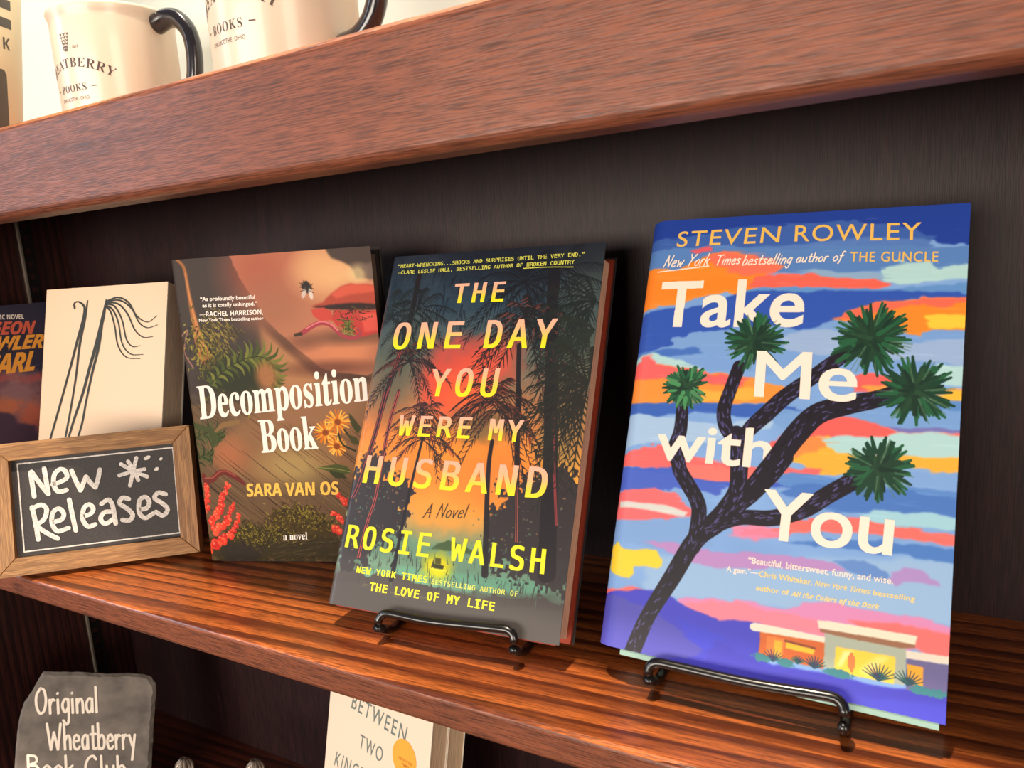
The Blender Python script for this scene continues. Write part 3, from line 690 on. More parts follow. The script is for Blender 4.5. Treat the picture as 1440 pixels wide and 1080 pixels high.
# ================================================================ cover picture: palms against a burning sky
def paint_palms(W, H):
    B = Paint(W * 1000, H * 1000, (60,60,58), 5.5, 4)
    B.vgrad([(0, (66,62,60)), (14, (70,66,64)), (26, (92,116,100)), (44, (112,152,126)), (60, (158,150,106)), (66, (236,160,70)), (95, (248,150,58)), (118, (206,124,70)), (138, (146,112,86)), (160, (88,100,94)), (190, (52,72,88)), (236, (34,40,52))])
    B.speckle(6, 8); B.speckle(4, 1.6, 8)
    for c, rx, ry, col, a in zip([(68.7,146.1),(85.0,154.3),(58.9,137.8),(75.5,133.1),(97.3,158.3),(60.1,156.3)], (22, 20, 14, 15, 12, 14), (18, 12, 14, 18, 12, 9), ((240,74,62), (234,84,66), (238,84,60), (244,104,60), (214,92,70), (190,84,74)), (.95, .8, .8, .85, .6, .5)):
        B.blob(c[0], c[1], rx, ry, col, a, 1.2, .25, 12)
    for c, rx, ry, col, a in zip([(66.6,91.1),(54.1,75.9),(80.8,70.1),(72.5,59.6),(104.0,83.6),(145.1,86.6),(37.3,98.7)], (34, 22, 34, 36, 26, 14, 18), (16, 12, 14, 12, 16, 12, 10), ((250,148,54), (246,132,58), (248,150,56), (246,164,70), (238,128,58), (250,170,66), (244,140,56)), (.9, .8, .8, .8, .7, .8, .8)):
        B.blob(c[0], c[1], rx, ry, col, a, 1.2, .25, 12)
    for c, rx, ry, a in zip([(140.7,169.9),(146.2,148.8),(26.4,171.3),(20.0,143.4),(145.5,203.3)], (16, 14, 16, 14, 20), (26, 20, 20, 24, 24), (.5, .35, .5, .6, .5)):
        B.blob(c[0], c[1], rx, ry, (84,92,78), a, 1.2, .2, 12)
    B.blob(*[(90.0,114.7)][0], 22, 9, (112,96,66), .75, 1.0, .3, 9)
    B.blob(*[(140.9,111.0)][0], 14, 22, (120,112,76), .6, 1.0, .3, 9)
    # far headland and water
    B.poly([(68.0,39.3),(72.1,42.8),(78.8,45.7),(86.1,44.3),(95.9,41.6),(111.9,40.5),(112.1,39.0),(96.3,39.5),(82.2,40.0)], (74,96,62), .5, .3)
    B.poly([(20.9,33.1),(53.4,37.8),(68.0,38.9),(112.0,39.5),(144.7,35.9),(145.4,30.4),(114.0,27.3),(24.1,25.1)], (112,150,126), .6, 1.2, .75)
    B.poly([(21.8,23.7),(67.7,28.3),(113.7,29.1),(144.4,30.3),(144.1,24.7),(115.0,20.8),(57.5,18.0),(21.9,17.5)], (104,164,136), 1.5, 1.0, .8)
    B.blob(*[(74.4,30.6)][0], 9, 7, (226,214,20), .95, 1.0, .2, 4)
    B.stroke([(68.9,29.3),(74.7,29.0),(80.1,28.8)], (.6,2.2,.6), (246,236,60))
    B.poly([(70.8,31.9),(79.0,31.7),(78.2,29.6),(72.3,29.1)], (60,62,34), .3, .2); B.poly([(72.1,35.4),(76.4,35.2),(76.8,31.8),(72.7,31.9)], (88,84,30), .2, .2)
    # dark leafy trees, left and right
    DK = (58,52,54)
    for c, rx, ry in zip([(28.1,65.7),(18.2,81.6),(13.0,70.7),(35.9,58.2),(28.7,51.4),(20.0,56.7),(41.8,70.9),(13.4,52.0),(12.9,37.6),(40.4,54.5),(43.8,67.0)], (18,13,13,11,16,14,7,14,16,8,7), (16,13,16,11,15,17,8,18,18,9,8)):
        B.blob(c[0], c[1], rx, ry, DK, .97, .12, .55, 4.5)
    for c, rx, ry in zip([(125.2,62.6),(133.9,72.7),(142.1,78.9),(115.8,56.1),(122.0,49.4),(145.5,60.9),(134.0,50.7),(108.2,57.2),(149.0,72.1),(111.5,50.1),(128.4,76.0),(151.1,48.1)], (20,20,14,13,16,22,22,8,10,8,12,18), (22,18,13,15,16,26,20,12,14,12,10,22)):
        B.blob(c[0], c[1], rx, ry, DK, .97, .12, .55, 4.5)
    rng = random.Random(3)
    for i in range(260):
        c = (rng.uniform(8, 150), rng.uniform(30, 88))
        if 52 < c[0] < 92: continue
        B.blob(c[0], c[1], rng.uniform(.3, .9), rng.uniform(.3, .7), rng.choice([(150,116,80), (110,96,80), (90,120,100)]), .7, .5, .6, 1)
    # foreground shore
    B.poly([(-3.3,15.3),(18.1,22.2),(24.0,19.8),(46.8,21.6),(69.6,18.5),(93.2,17.8),(115.3,18.9),(145.4,23.0),(160.9,19.8),(163.9,-4.3),(0.9,-17.6),(-5.8,8.6)], (72,67,65), 2.4, .3, 1, 7, 7)
    B.poly([(-6.3,10.7),(19.8,15.1),(48.0,15.7),(82.4,13.4),(116.1,14.3),(161.1,18.0),(164.4,-8.6),(0.9,-17.6)], (74,70,68), 1.6, .4)
    for i in range(150):
        x = rng.uniform(20, 140); y = rng.uniform(14, 34) ; l = rng.uniform(2, 7)
        B.stroke([(x, y), (x + rng.uniform(-1.5, 1.5), y + l)], (.7, .25), rng.choice([(66,62,60), (78,100,88), (60,58,56)]), .8, False)
    for i in range(40):
        x = rng.uniform(24, 70); y = rng.uniform(10, 15)
        B.stroke([(x, y), (x + 3, y + .1)], .25, (140,132,70), .5, False)
    # trunks, some rimmed with red light
    TK = (40,36,40)
    def trunk(pts, wd, rim=None):
        B.stroke(pts, wd, TK, .97, soft=.25)
        if rim:
            for o in (-.28, .28):
                B.stroke([(x + o * (wd if not isinstance(wd, tuple) else wd[0]), y) for x, y in pts], .55, rim, .95, soft=.2)
    trunk([(25.7,214.6),(25.0,184.5),(22.1,162.7),(18.2,140.2),(15.2,120.2)], (4,3.4,3.4,3.6,3.8), None)
    trunk([(22.2,163.3),(19.3,146.6),(16.3,126.5)], 2.6, (216,86,78))
    trunk([(16.4,133.9),(14.9,113.8),(12.6,95.2),(8.6,72.5),(5.5,63.8)], 3.4, (196,78,74))
    trunk([(26.1,134.1),(23.5,113.1),(23.1,88.3),(23.1,65.3),(20.3,49.6),(18.7,29.2)], 2.5, (226,96,84))
    trunk([(49.8,103.6),(48.3,86.8),(46.5,63.2),(45.8,43.1),(45.3,25.4),(44.8,19.6)], (1.8,1.8,2.0,2.2,3.0,3.4), None)
    trunk([(46.2,38.2),(45.6,32.8),(43.2,27.1)], (.8,1.2,1.6), None)
    trunk([(106.4,164.3),(108.9,144.5),(111.5,127.2)], 3.0, None)
    trunk([(97.8,105.0),(97.8,93.0),(99.7,73.6),(102.6,52.0),(105.4,30.1)], (2.6,2.8,3.0,3.4,4.4), None)
    trunk([(110.5,135.8),(114.0,105.8),(118.4,75.1),(122.0,49.4)], (4,3.6,2.6,2.4), None)
    trunk([(117.5,80.8),(120.3,62.1),(122.0,49.4)], 2.0, (190,98,84))
    trunk([(123.2,211.6),(125.0,184.0),(128.1,158.3),(132.4,127.9)], (8,7.4,8,8), None)
    trunk([(130.3,136.3),(134.2,111.7),(136.9,87.9),(139.2,63.9),(142.1,35.5)], (8,8.4,9,10,11), None)
    trunk([(134.2,124.4),(138.4,95.6),(141.8,75.2),(144.3,60.8)], 1.5, (176,70,72))
    # crowns
    D1, D2 = (30,34,40), (46,40,42)
    B.palm(*[(104.0,205.3)][0], 42, 13, D1, 11, .45, .7, None, -1.2, 4.4)
    B.palm(*[(125.5,209.4)][0], 36, 10, D1, 12, .5, .6, None, -1.0, 4.2)
    B.palm(*[(109.1,178.3)][0], 36, 15, (38,36,38), 13, .6, .95, (112,62,56), -1.1, 4.3)
    B.palm(*[(30.0,189.9)][0], 30, 12, (34,38,42), 14, .55, .8, None, -1.0, 4.2)
    B.palm(*[(8.6,184.9)][0], 36, 11, (38,46,48), 15, .5, .85, None, -.8, 4.0)
    B.palm(*[(29.9,154.1)][0], 32, 12, (44,38,40), 16, .7, .93, (110,58,52), -1.0, 4.1)
    B.palm(*[(46.5,120.4)][0], 24, 11, (46,38,40), 17, .7, .95, (96,52,48), -.9, 4.0)
    B.palm(*[(49.7,104.1)][0], 26, 10, (48,40,42), 18, .55, .97, (150,62,52), -.5, 3.6)
    B.palm(*[(95.5,129.3)][0], 34, 15, (50,40,40), 19, .75, .97, (120,60,48), -.8, 3.9)
    B.palm(*[(98.7,123.2)][0], 26, 10, (50,42,42), 20, .95, .95, (106,56,46), -1.0, 4.1)
    B.palm(*[(151.8,191.1)][0], 44, 9, (36,44,44), 21, .5, .85, None, 1.9, 4.6)
    B.palm(*[(152.9,173.5)][0], 40, 8, (44,50,46), 22, .6, .85, None, 2.2, 4.4)
    B.palm(*[(152.9,141.4)][0], 44, 12, (44,46,42), 23, .5, .95, None, 1.2, 4.8)
    B.palm(*[(151.8,128.9)][0], 34, 9, (48,46,42), 24, .6, .95, None, 1.6, 4.6)
    B.blob(*[(113.1,223.7)][0], 60, 16, (28,32,42), .55, 1.0, .2, 14)
    for i in range(34):
        x = rng.uniform(6, 66); y = rng.uniform(176, 226); B.stroke([(x, y), (x + rng.uniform(-3, 3), y - rng.uniform(4, 12))], (1.6, .3), (30,34,42), .6, False)
    return B.c
def ink_palms(mb):
    A, Y, P_, K = 1, 2, 3, 4
    ink(mb, '“HEART-WRENCHING...SHOCKS AND SURPRISES UNTIL THE VERY END.”', [(7.5,220.0),(141.4,220.3),(7.3,222.5)], P_, 'mono', 0, fat=.06)
    ink(mb, '—CLARE LESLIE HALL, BESTSELLING AUTHOR OF BROKEN COUNTRY', [(8.3,215.3),(135.4,215.7),(8.2,217.8)], P_, 'mono', 0, fat=.06)
    ribbon(mb, [(101.9,214.4),(118.6,214.3),(135.2,213.4)], .5, P_)
    for s, q in (('THE', [(55.0,193.2),(90.7,193.2),(55.4,206.1)]), ('ONE', [(14.7,162.5),(65.5,162.7),(15.2,180.1)]), ('DAY', [(82.7,162.7),(128.5,162.7),(83.3,180.6)]), ('YOU', [(48.9,131.5),(95.4,132.4),(49.3,148.7)]),
                 ('WERE', [(30.8,105.7),(81.9,106.1),(31.2,118.3)]), ('MY', [(95.3,105.9),(116.4,105.7),(95.2,118.4)]), ('HUSBAND', [(11.6,74.5),(135.3,74.7),(12.1,91.6)])):
        ink(mb, s, q, A, 'mono', 0, 1.25, fat=.5)
    ink(mb, 'ROSIE', [(7.6,34.3),(67.1,35.0),(7.7,47.7)], Y, 'mono', 0, 1.22, fat=.5)
    ink(mb, 'WALSH', [(81.7,35.0),(140.3,34.6),(81.4,47.8)], Y, 'mono', 0, 1.22, fat=.5)
    ink(mb, 'NEW YORK TIMES', [(19.3,20.3),(69.2,20.7),(19.3,23.9)], Y, 'mono', 0, 1.1, fat=.14)
    ink(mb, 'BESTSELLING AUTHOR OF', [(72.5,20.5),(127.1,20.9),(72.5,23.2)], P_, 'mono', 0, 1.1, fat=.06)
    ink(mb, 'THE LOVE OF MY LIFE', [(30.9,11.4),(114.1,11.6),(30.9,15.9)], Y, 'mono', 0, 1.1, fat=.22)
    hand(mb, 'A Novel', [(59.7,57.2),(87.8,59.4),(60.9,65.2)], .55, K, .12)

# ================================================================ cover picture: a chin and lips above moss and timber
def paint_moss(W, H):
    B = Paint(W, H, (96,84,74), 5.5, 6)
    rng = random.Random(12)
    B.speckle(8, 12); B.speckle(4, 2, 8)
    p = lambda q, c, w=.5, s=.5, a=1.0: B.poly(q, c, w, s, a)
    # old timber, lower half
    p([(-1.9,121.6),(156.3,127.7),(142.2,-19.7),(-31.1,-22.1)], (116,94,72), .5, 1)
    p([(12.8,86.6),(40.5,110.1),(66.0,121.8),(99.2,125.2),(135.9,104.2),(131.6,61.7),(93.0,71.3),(55.8,60.3),(20.1,67.7)], (150,112,80), 1, 4, .8)
    B.blob(*[(76.7,73.9)][0], 24, 14, (168,146,96), .8, 1.2)
    B.blob(*[(26.0,84.0)][0], 14, 12, (176,112,78), .7, 1.2)
    for i in range(150):
        x = rng.uniform(-20, 150); y = rng.uniform(20, 118); l = rng.uniform(12, 40)
        B.stroke([(x, y + l * .7), (x + l * .5, y + l * .25), (x + l, y - l * .15)], (.2, rng.uniform(.35, .8), .2), rng.choice([(70,54,42), (84,66,50), (64,50,40), (150,124,92)]), rng.uniform(.4, .9))
    # throat and shadowed hair
    p([(-6.3,232.3),(50.3,230.9),(54.6,208.5),(65.9,183.2),(65.2,158.3),(52.4,135.7),(-22.9,126.4)], (82,72,68), 1, 2)
    p([(63.5,183.4),(75.0,178.3),(91.9,158.3),(107.2,145.2),(124.2,137.7),(153.7,138.9),(149.7,98.1),(66.0,106.0),(63.7,146.9)], (150,112,84), .6, 2)
    p([(65.6,181.0),(80.6,164.5),(106.8,141.8),(92.6,122.8),(69.6,135.1),(65.2,158.3)], (176,128,90), .6, 4, .8)
    B.stroke([(47.8,221.1),(52.2,208.6),(59.6,195.4),(66.8,180.4),(89.4,157.3),(105.7,143.0),(118.4,139.1),(141.7,136.0)], (4,5,6,7,8,8,7,5), (92,66,54), .8, soft=2.4)
    # face
    p([(46.0,230.1),(57.7,231.5),(119.0,229.6),(122.7,220.8),(161.4,219.4),(154.1,143.4),(140.8,138.7),(117.5,141.9),(107.2,145.4),(90.8,159.5),(68.2,182.0),(60.6,198.1),(52.7,211.9)], (184,124,96), .3, .5)
    B.blob(*[(67.5,214.4)][0], 24, 26, (170,98,80), .75, 1.4)
    B.blob(*[(76.4,189.4)][0], 22, 18, (160,112,88), .7, 1.4)
    B.blob(*[(123.9,211.0)][0], 24, 14, (220,178,128), .8, 1.4)
    B.blob(*[(112.9,217.1)][0], 14, 12, (212,164,118), .7, 1.4)
    B.blob(*[(126.1,155.7)][0], 28, 7, (202,132,96), .9, 1.4)
    B.blob(*[(130.8,166.7)][0], 30, 5, (116,84,68), .75, 1.2)
    B.blob(*[(113.1,145.0)][0], 30, 5, (112,72,58), .7, 1.2)
    B.blob(*[(95.0,163.8)][0], 12, 5, (128,88,70), .6, 1.2)
    p([(118.0,230.8),(122.8,221.9),(136.0,215.7),(139.7,206.8),(155.6,205.9),(162.4,229.9)], (92,78,72), .4, .8)
    B.blob(*[(141.1,210.0)][0], 7, 6, (214,190,140), .7, 1.0)
    p([(142.8,215.2),(154.5,217.7),(155.5,205.3),(148.7,205.2)], (126,108,98), .4, 1.2, .8)
    # lips
    p([(103.9,189.1),(112.4,191.4),(120.1,197.0),(127.6,201.9),(134.7,203.6),(139.2,202.3),(147.2,202.2),(157.3,200.4),(156.1,187.4),(141.3,189.3),(123.9,189.2),(112.0,188.1)], (176,84,66), .25, .6)
    p([(120.1,197.0),(127.5,201.5),(135.8,203.2),(147.2,201.8),(157.3,199.8),(157.0,197.1),(136.2,196.1),(123.2,193.6)], (208,100,78), .3, .8, .9)
    p([(105.0,188.8),(124.0,190.0),(141.4,189.9),(156.1,187.4),(155.7,184.2),(118.8,186.1)], (72,48,44), .25, .6)
    p([(103.6,186.9),(113.2,188.1),(118.7,185.0),(119.2,178.4),(109.8,178.8),(104.9,182.4)], (196,82,70), .25, .5)
    p([(121.2,186.0),(155.7,183.6),(154.3,168.9),(140.1,166.3),(124.3,171.4),(118.1,179.5)], (190,72,66), .25, .6)
    p([(139.5,182.8),(155.5,182.0),(154.4,170.0),(141.6,169.5)], (212,92,80), .3, .9)
    for i in range(60):
        x, y = B_pt = [(136.0,183.0)][0]; t = rng.uniform(0, 6.28); r = rng.uniform(1, 9)
        B.stroke([(x + r*1.9*math.cos(t), y + r*.6*math.sin(t)), (x + r*1.9*math.cos(t) + rng.uniform(-3, 3), y + r*.6*math.sin(t) + rng.uniform(-2, 2))], .4, rng.choice([(126,116,64), (84,72,44), (60,36,34)]), 1, False)
    for i in range(46):
        x, y = [(129.2,173.4)][0]; t = rng.uniform(0, 6.28)
        B.stroke([(x + rng.uniform(-4, 5), y + rng.uniform(-4, 5)), (x + rng.uniform(-7, 7), y + rng.uniform(-7, 7))], .45, rng.choice([(112,122,56), (150,140,80), (70,80,44)]), 1, False)
    # worm from the lips
    B.stroke([(90.2,169.7),(95.8,171.1),(102.2,174.7),(109.0,177.2),(115.4,176.3),(119.7,172.8),(122.9,169.3),(128.4,166.2),(135.4,165.9),(138.6,168.5),(137.2,171.9)], (1.2,3.6,3.4,3.2,2.8,2.6,2.4,2.6,2.6,2.4,1.8), (166,74,84))
    B.stroke([(98.5,173.8),(109.1,178.0),(116.6,176.5),(122.0,171.6)], .9, (224,134,140), .8)
    B.stroke([(90.2,169.7),(94.5,170.3)], 2.4, (84,66,50))
    # fly
    x, y = [(102.3,201.3)][0]
    B.blob(x, y + 1.5, 3.4, 4.4, (66,54,52), 1, .3, .2, 1, .5); B.blob(x - 2.4, y - 2.6, 1.6, 3.8, (196,182,172), .9, .4, 0, 1, -.4); B.blob(x + 2.6, y - 3.4, 1.5, 4.0, (206,194,184), .9, .4, 0, 1, .15)
    for k in range(6):
        B.stroke([(x, y), (x + (-5 if k % 2 else 5), y - 3 + k * 1.6)], .35, (60,50,48), 1, False)
    # root, moss and ferns on the left
    B.stroke([(5.6,228.2),(10.8,221.2),(11.8,203.1),(13.1,185.9),(15.4,167.4),(19.7,153.3)], (2,2.4,2.8,4.5,8,12), (166,112,66), 1, soft=.6)
    B.stroke([(10.9,217.8),(12.1,200.8),(14.0,183.6),(17.6,165.0)], (.8,1.4,2,3), (204,138,92), .8, soft=.4)
    B.stroke([(1.0,172.7),(6.7,177.0),(4.4,170.2),(1.8,161.0),(7.6,149.1)], 1.2, (150,110,100))
    for i in range(420):
        t = rng.random(); x, y = [(a*(1-t)+b*t) for a, b in zip([(10.5,176.8)][0], [(24.3,141.4)][0])]
        x += rng.gauss(4, 9); y += rng.gauss(0, 10)
        B.stroke([(x, y), (x + rng.uniform(-2, 3), y + rng.uniform(-4, 3))], (1.1, .5), rng.choice([(150,138,48), (112,110,44), (84,84,40), (176,160,70), (60,58,36)]), .85, False)
    for i in range(160):
        x, y = [(30.4,175.9)][0]; x += rng.gauss(0, 8); y += rng.gauss(0, 8)
        B.stroke([(x, y), (x + rng.uniform(1, 4), y - rng.uniform(1, 5))], (.9, .4), rng.choice([(120,104,52), (160,140,70), (80,70,44)]), .8, False)
    B.blob(*[(42.0,141.9)][0], 26, 15, (60,66,38), .9, .7, .2, 6)
    def fern(path, L, n, cols):
        P = smoothpath(path, 10)
        for i in range(n):
            t = i / (n - 1); k = min(int(t * (len(P) - 1)), len(P) - 2)
            a = np.array(P[k]); d = np.array(P[k + 1]) - a; d = d / (np.linalg.norm(d) + 1e-6); nr = np.array((-d[1], d[0]))
            l = L * math.sin(math.pi * (.12 + .8 * t)) ** .8
            for s in (-1, 1):
                e = a + nr * s * l + d * l * .25
                B.stroke([tuple(a), tuple((a + e) / 2 + d * l * .18), tuple(e)], (L*.20, L*.17, .3), cols[(i + (s > 0)) % len(cols)])
        B.stroke(path, .7, (70,70,36))
    GR = [(104,112,52), (84,96,44), (124,126,62)]
    fern([(19.9,136.9),(34.1,148.0),(49.9,154.4),(62.3,155.0),(70.1,148.9),(70.2,139.7),(68.2,134.0)], 13, 22, GR)
    B.blob(*[(64.2,141.1)][0], 8, 10, (170,116,80), .9, .8)
    fern([(-3.9,91.6),(4.6,98.3),(12.3,100.5),(19.5,99.2),(22.8,96.2)], 11, 12, [(74,84,46), (92,98,58)])
    fern([(-5.4,72.8),(2.1,80.9),(8.8,84.3),(12.9,83.1)], 10, 10, [(66,78,44), (96,100,62)])
    B.stroke([(0.8,106.5),(7.9,104.1),(15.0,101.6),(16.8,96.9),(15.3,91.2)], 4.5, (82,90,54), 1, soft=.5)
    B.stroke([(18.6,101.5),(25.4,105.9),(31.6,106.9),(37.8,107.9)], (2,4,4,3), (140,110,74), 1, soft=.4)
    # lower worm
    B.stroke([(3.9,68.0),(5.1,63.2),(10.9,64.3),(16.5,69.0),(22.8,69.5),(28.5,66.4),(33.0,63.5),(36.3,60.5)], (3,4,4.4,4.2,4,4,3.6,2), (120,58,50), 1, soft=.3)
    B.stroke([(4.8,65.6),(11.1,65.7),(17.3,70.1),(23.5,70.4),(29.8,66.7)], 1.0, (176,100,84), .7)
    # marigolds and leaves on the right
    for c, r in zip([(104.8,98.3),(114.9,105.9),(112.4,88.0)], (8.5, 9, 7)):
        for k in range(22):
            t = 6.283 * k / 22 + rng.uniform(-.1, .1)
            B.stroke([(c[0] + 1.2*math.cos(t), c[1] + 1.2*math.sin(t)), (c[0] + r*math.cos(t), c[1] + r*math.sin(t))], (1.4, 1.1), rng.choice([(226,150,52), (204,120,40), (240,176,80)]), 1, False)
        B.blob(c[0], c[1], 2.6, 2.4, (150,84,34), 1, .5)
    B.stroke([(114.5,96.9),(117.2,89.0),(125.9,84.4)], 1.4, (70,72,40)); B.stroke([(119.5,100.2),(124.4,92.2),(129.8,88.8)], 1.4, (70,72,40))
    p([(123.7,112.3),(127.3,108.8),(132.2,101.0),(129.5,96.6),(125.5,102.2)], (84,84,48), .2, .3); p([(121.4,96.8),(128.1,94.4),(130.8,87.6),(124.2,90.0)], (92,88,52), .2, .3)
    p([(94.9,72.4),(102.7,73.5),(111.0,74.7),(117.8,73.2),(121.9,68.6),(114.7,66.2),(105.7,68.9)], (92,98,54), .2, .3); p([(103.5,70.0),(114.9,67.6),(117.9,63.6),(108.7,64.2)], (74,78,46), .2, .3)
    B.stroke([(95.5,72.4),(109.4,71.1),(120.8,68.6)], .5, (150,146,92))
    # moss cushions along the foot
    for c, rx, ry in zip([(15.7,9.2),(29.4,17.7),(40.9,20.1),(51.7,17.8),(62.4,15.4),(74.8,17.8),(87.2,20.2),(44.4,9.3),(68.8,8.2),(97.8,8.4)], (22,18,18,20,22,22,18,24,26,26), (10,10,10,9,10,10,9,10,9,8)):
        B.blob(c[0], c[1], rx, ry, (74,66,40), .9, .5, .4, 4)
    for c, rx, ry in zip([(72.0,34.4),(82.4,30.8),(64.1,29.7),(91.6,27.3)], (16,16,12,13), (9,9,7,8)):
        B.blob(c[0], c[1], rx, ry, (88,74,42), .95, .4, .5, 3)
    for i in range(900):
        c = rng.choice([(26.1,21.3),(35.0,22.5),(46.3,23.7),(55.8,21.4),(65.3,19.0),(22.8,15.3),(40.3,15.3),(72.5,39.1),(79.5,36.7),(86.4,34.3),(64.4,32.0),(91.7,28.4)])
        x = c[0] + rng.gauss(0, 7); y = c[1] + rng.gauss(0, 4.2)
        B.stroke([(x, y), (x + rng.uniform(-2, 2), y + rng.uniform(0, 2.6))], (.8, .35), rng.choice([(140,124,44), (112,100,42), (80,72,38), (160,146,70), (60,52,34)]), .8, False)
    for i in range(120):
        x = rng.uniform(50, 140); y = rng.uniform(2, 16)
        B.stroke([(x, y), (x + rng.uniform(8, 18), y + rng.uniform(1, 4))], (.3, .8, .3), rng.choice([(96,80,62), (64,54,46), (120,102,80)]), .7, False)
    B.blob(*[(26.7,6.8)][0], 16, 8, (66,58,52), .9, .5, .3, 4)
    # red berry spikes
    def berries(path, n, r0, r1):
        P = smoothpath(path, 12)
        for i in range(n):
            t = i / (n - 1); a = P[int(t * (len(P) - 1))]; r = r0 + (r1 - r0) * t
            for k in range(3):
                x = a[0] + rng.uniform(-1, 1) * r * 1.1; y = a[1] + rng.uniform(-1, 1) * r
                B.blob(x, y, r, r, rng.choice([(216,70,54), (196,56,50), (228,92,66)]), 1, .3); B.blob(x - r*.3, y + r*.3, r*.35, r*.35, (244,150,120), .7, .8)
    berries([(22.8,60.6),(17.9,52.4),(14.9,44.1),(10.2,37.0),(4.2,30.4)], 16, 1.3, 2.3)
    berries([(26.3,45.2),(20.8,36.9),(16.0,29.8),(6.4,23.7)], 13, 1.1, 2.4)
    berries([(28.2,36.9),(24.5,27.3),(18.5,20.1),(10.3,15.3),(2.6,10.4)], 16, 1.2, 2.9)
    berries([(4.6,59.7),(4.7,51.3),(2.5,40.6)], 8, 1.3, 1.6)
    berries([(109.6,51.6),(112.8,48.1),(114.8,44.7)], 6, 1.3, 1.6); berries([(103.4,37.2),(107.7,33.7),(110.3,30.2)], 6, 1.3, 1.6); berries([(104.4,25.5),(107.0,22.0)], 5, 1.3, 2.2)
    g = B.c.mean(axis=2, keepdims=True); B.c = np.clip((g + (B.c - g) * .86 - 118) * 1.34 + 106, 0, 255)
    return B.c
def ink_moss(mb):
    ink(mb, 'Decomposition', [(7.6,110.8),(140.1,120.9),(8.3,135.3)], 1, 'serif', fat=.25)
    ink(mb, 'Book', [(53.6,84.3),(98.0,86.7),(53.7,108.6)], 1, 'serif', fat=.25)
    ink(mb, 'SARA VAN OS', [(37.3,50.9),(109.8,51.8),(38.1,60.7)], 2, 'bold', fat=.2)
    ink(mb, 'a novel', [(62.3,16.4),(81.6,17.2),(62.7,22.2)], 1, 'serif', 0, 1, 'l')
    ink(mb, '“As profoundly beautiful', [(20.0,197.5),(62.6,196.8),(20.3,200.2)], 1, 'gill', .02)
    ink(mb, 'as it is totally unhinged.”', [(21.2,192.9),(63.7,192.2),(21.5,195.6)], 1, 'gill', .02)
    ink(mb, '—RACHEL HARRISON,', [(17.9,186.4),(67.4,185.6),(18.2,189.8)], 1, 'bold')
    ink(mb, 'New York Times bestselling author', [(17.0,182.7),(67.3,181.8),(17.2,184.9)], 1, 'gill', .02)

# ================================================================ cover picture: dark comic cover (plain warm and violet shapes below the title)
def paint_comic(W, H):
    B = Paint(W, H, (38,34,58), 4, 9)
    B.speckle(5, 10)
    B.poly([(34.4,127.7),(77.1,138.0),(110.8,140.5),(124.6,139.6),(133.2,134.1),(141.9,135.4),(159.6,129.7),(148.4,4.3),(19.6,42.1)], (92,52,66), 1.5, .8)
    B.poly([(76.5,134.2),(110.1,136.5),(120.7,137.5),(129.1,131.3),(141.4,132.7),(142.9,126.9),(129.2,125.0),(116.1,131.4),(109.0,129.9),(75.4,127.8)], (150,52,54), 1.6, .6)
    B.blob(*[(121.4,113.9)][0], 20, 26, (150,110,112), .8, 1.0, .3, 8)
    B.blob(*[(129.0,95.7)][0], 10, 12, (190,92,64), .8, 1.0, .3, 5)
    B.blob(*[(107.1,105.7)][0], 14, 10, (196,104,66), .8, .8, .3, 5)
    B.poly([(71.8,107.4),(111.1,102.1),(116.1,90.0),(130.6,84.1),(129.0,38.9),(63.0,56.3)], (66,44,66), 1.5, 1)
    B.stroke([(111.5,144.4),(120.9,145.4),(130.8,141.4),(142.9,141.6)], 1.4, (66,60,96), .6)
    return B.c
def ink_comic(mb):
    ink(mb, 'GRAPHIC NOVEL', [(104.6,188.8),(137.9,186.0),(105.1,193.0)], 1, 'bold')
    ink(mb, 'DUNGEON', [(79.5,176.6),(144.4,171.6),(82.5,187.9)], 2, 'bi', .02, .92)
    ink(mb, 'CRAWLER', [(82.6,160.8),(148.8,157.4),(86.4,173.1)], 3, 'bi', .02, .92)
    ink(mb, 'CARL', [(97.7,138.0),(138.3,137.1),(102.5,155.5)], 3, 'bi', .02, .92)

def ink_reeds(mb):
    K = 1
    pr = [([(35.3,195.4),(34.4,199.2),(38.1,200.9),(43.4,198.7),(46.5,194.3),(45.5,184.0),(41.1,169.2),(33.1,139.6),(23.5,106.3),(15.7,80.4)], (1.6,1.2,1.0,1.4,1.8,2.4,2.2,1.8,1.8,1.6)),
          ([(49.4,201.1),(47.6,185.8),(43.0,161.7),(40.9,135.7),(37.1,108.1),(32.7,82.3)], (1.0,1.8,2.0,1.6,1.6,1.5)),
          ([(70.2,200.6),(67.2,185.0),(62.4,164.8),(56.3,144.7),(49.7,120.8),(41.2,97.0),(36.5,82.3)], (1.4,3.0,3.2,2.4,2.2,1.9,1.6)),
          ([(68.4,192.3),(64.5,161.0),(59.0,139.1),(54.0,115.3),(50.6,95.2),(46.8,82.4)], (1.2,2.2,2.0,1.7,1.7,1.5))]
    for pts, wd in pr: ribbon(mb, pts, tuple(1.3 * x for x in wd), K)
    for pts in ([(70.2,199.7),(82.7,202.4),(94.3,197.5),(104.0,185.2),(115.5,179.6),(125.1,184.6)], [(70.3,199.3),(85.1,199.8),(98.0,191.9),(106.6,179.6),(115.7,174.7),(126.2,176.7)], [(69.8,198.6),(83.0,196.8),(93.8,187.5),(102.5,173.4),(111.7,166.7),(121.7,166.8)],
                [(69.9,197.5),(79.7,194.6),(88.4,182.2),(93.9,165.6),(101.0,159.0),(108.8,159.6)], [(69.7,196.3),(77.6,191.9),(84.4,180.5),(89.6,162.0),(99.2,152.7),(112.6,151.9)], [(69.8,195.2),(75.4,190.2),(80.8,177.0),(85.2,160.4),(94.8,150.1),(109.4,148.4)]):
        ribbon(mb, pts, (1.6, 1.4, .6), K)

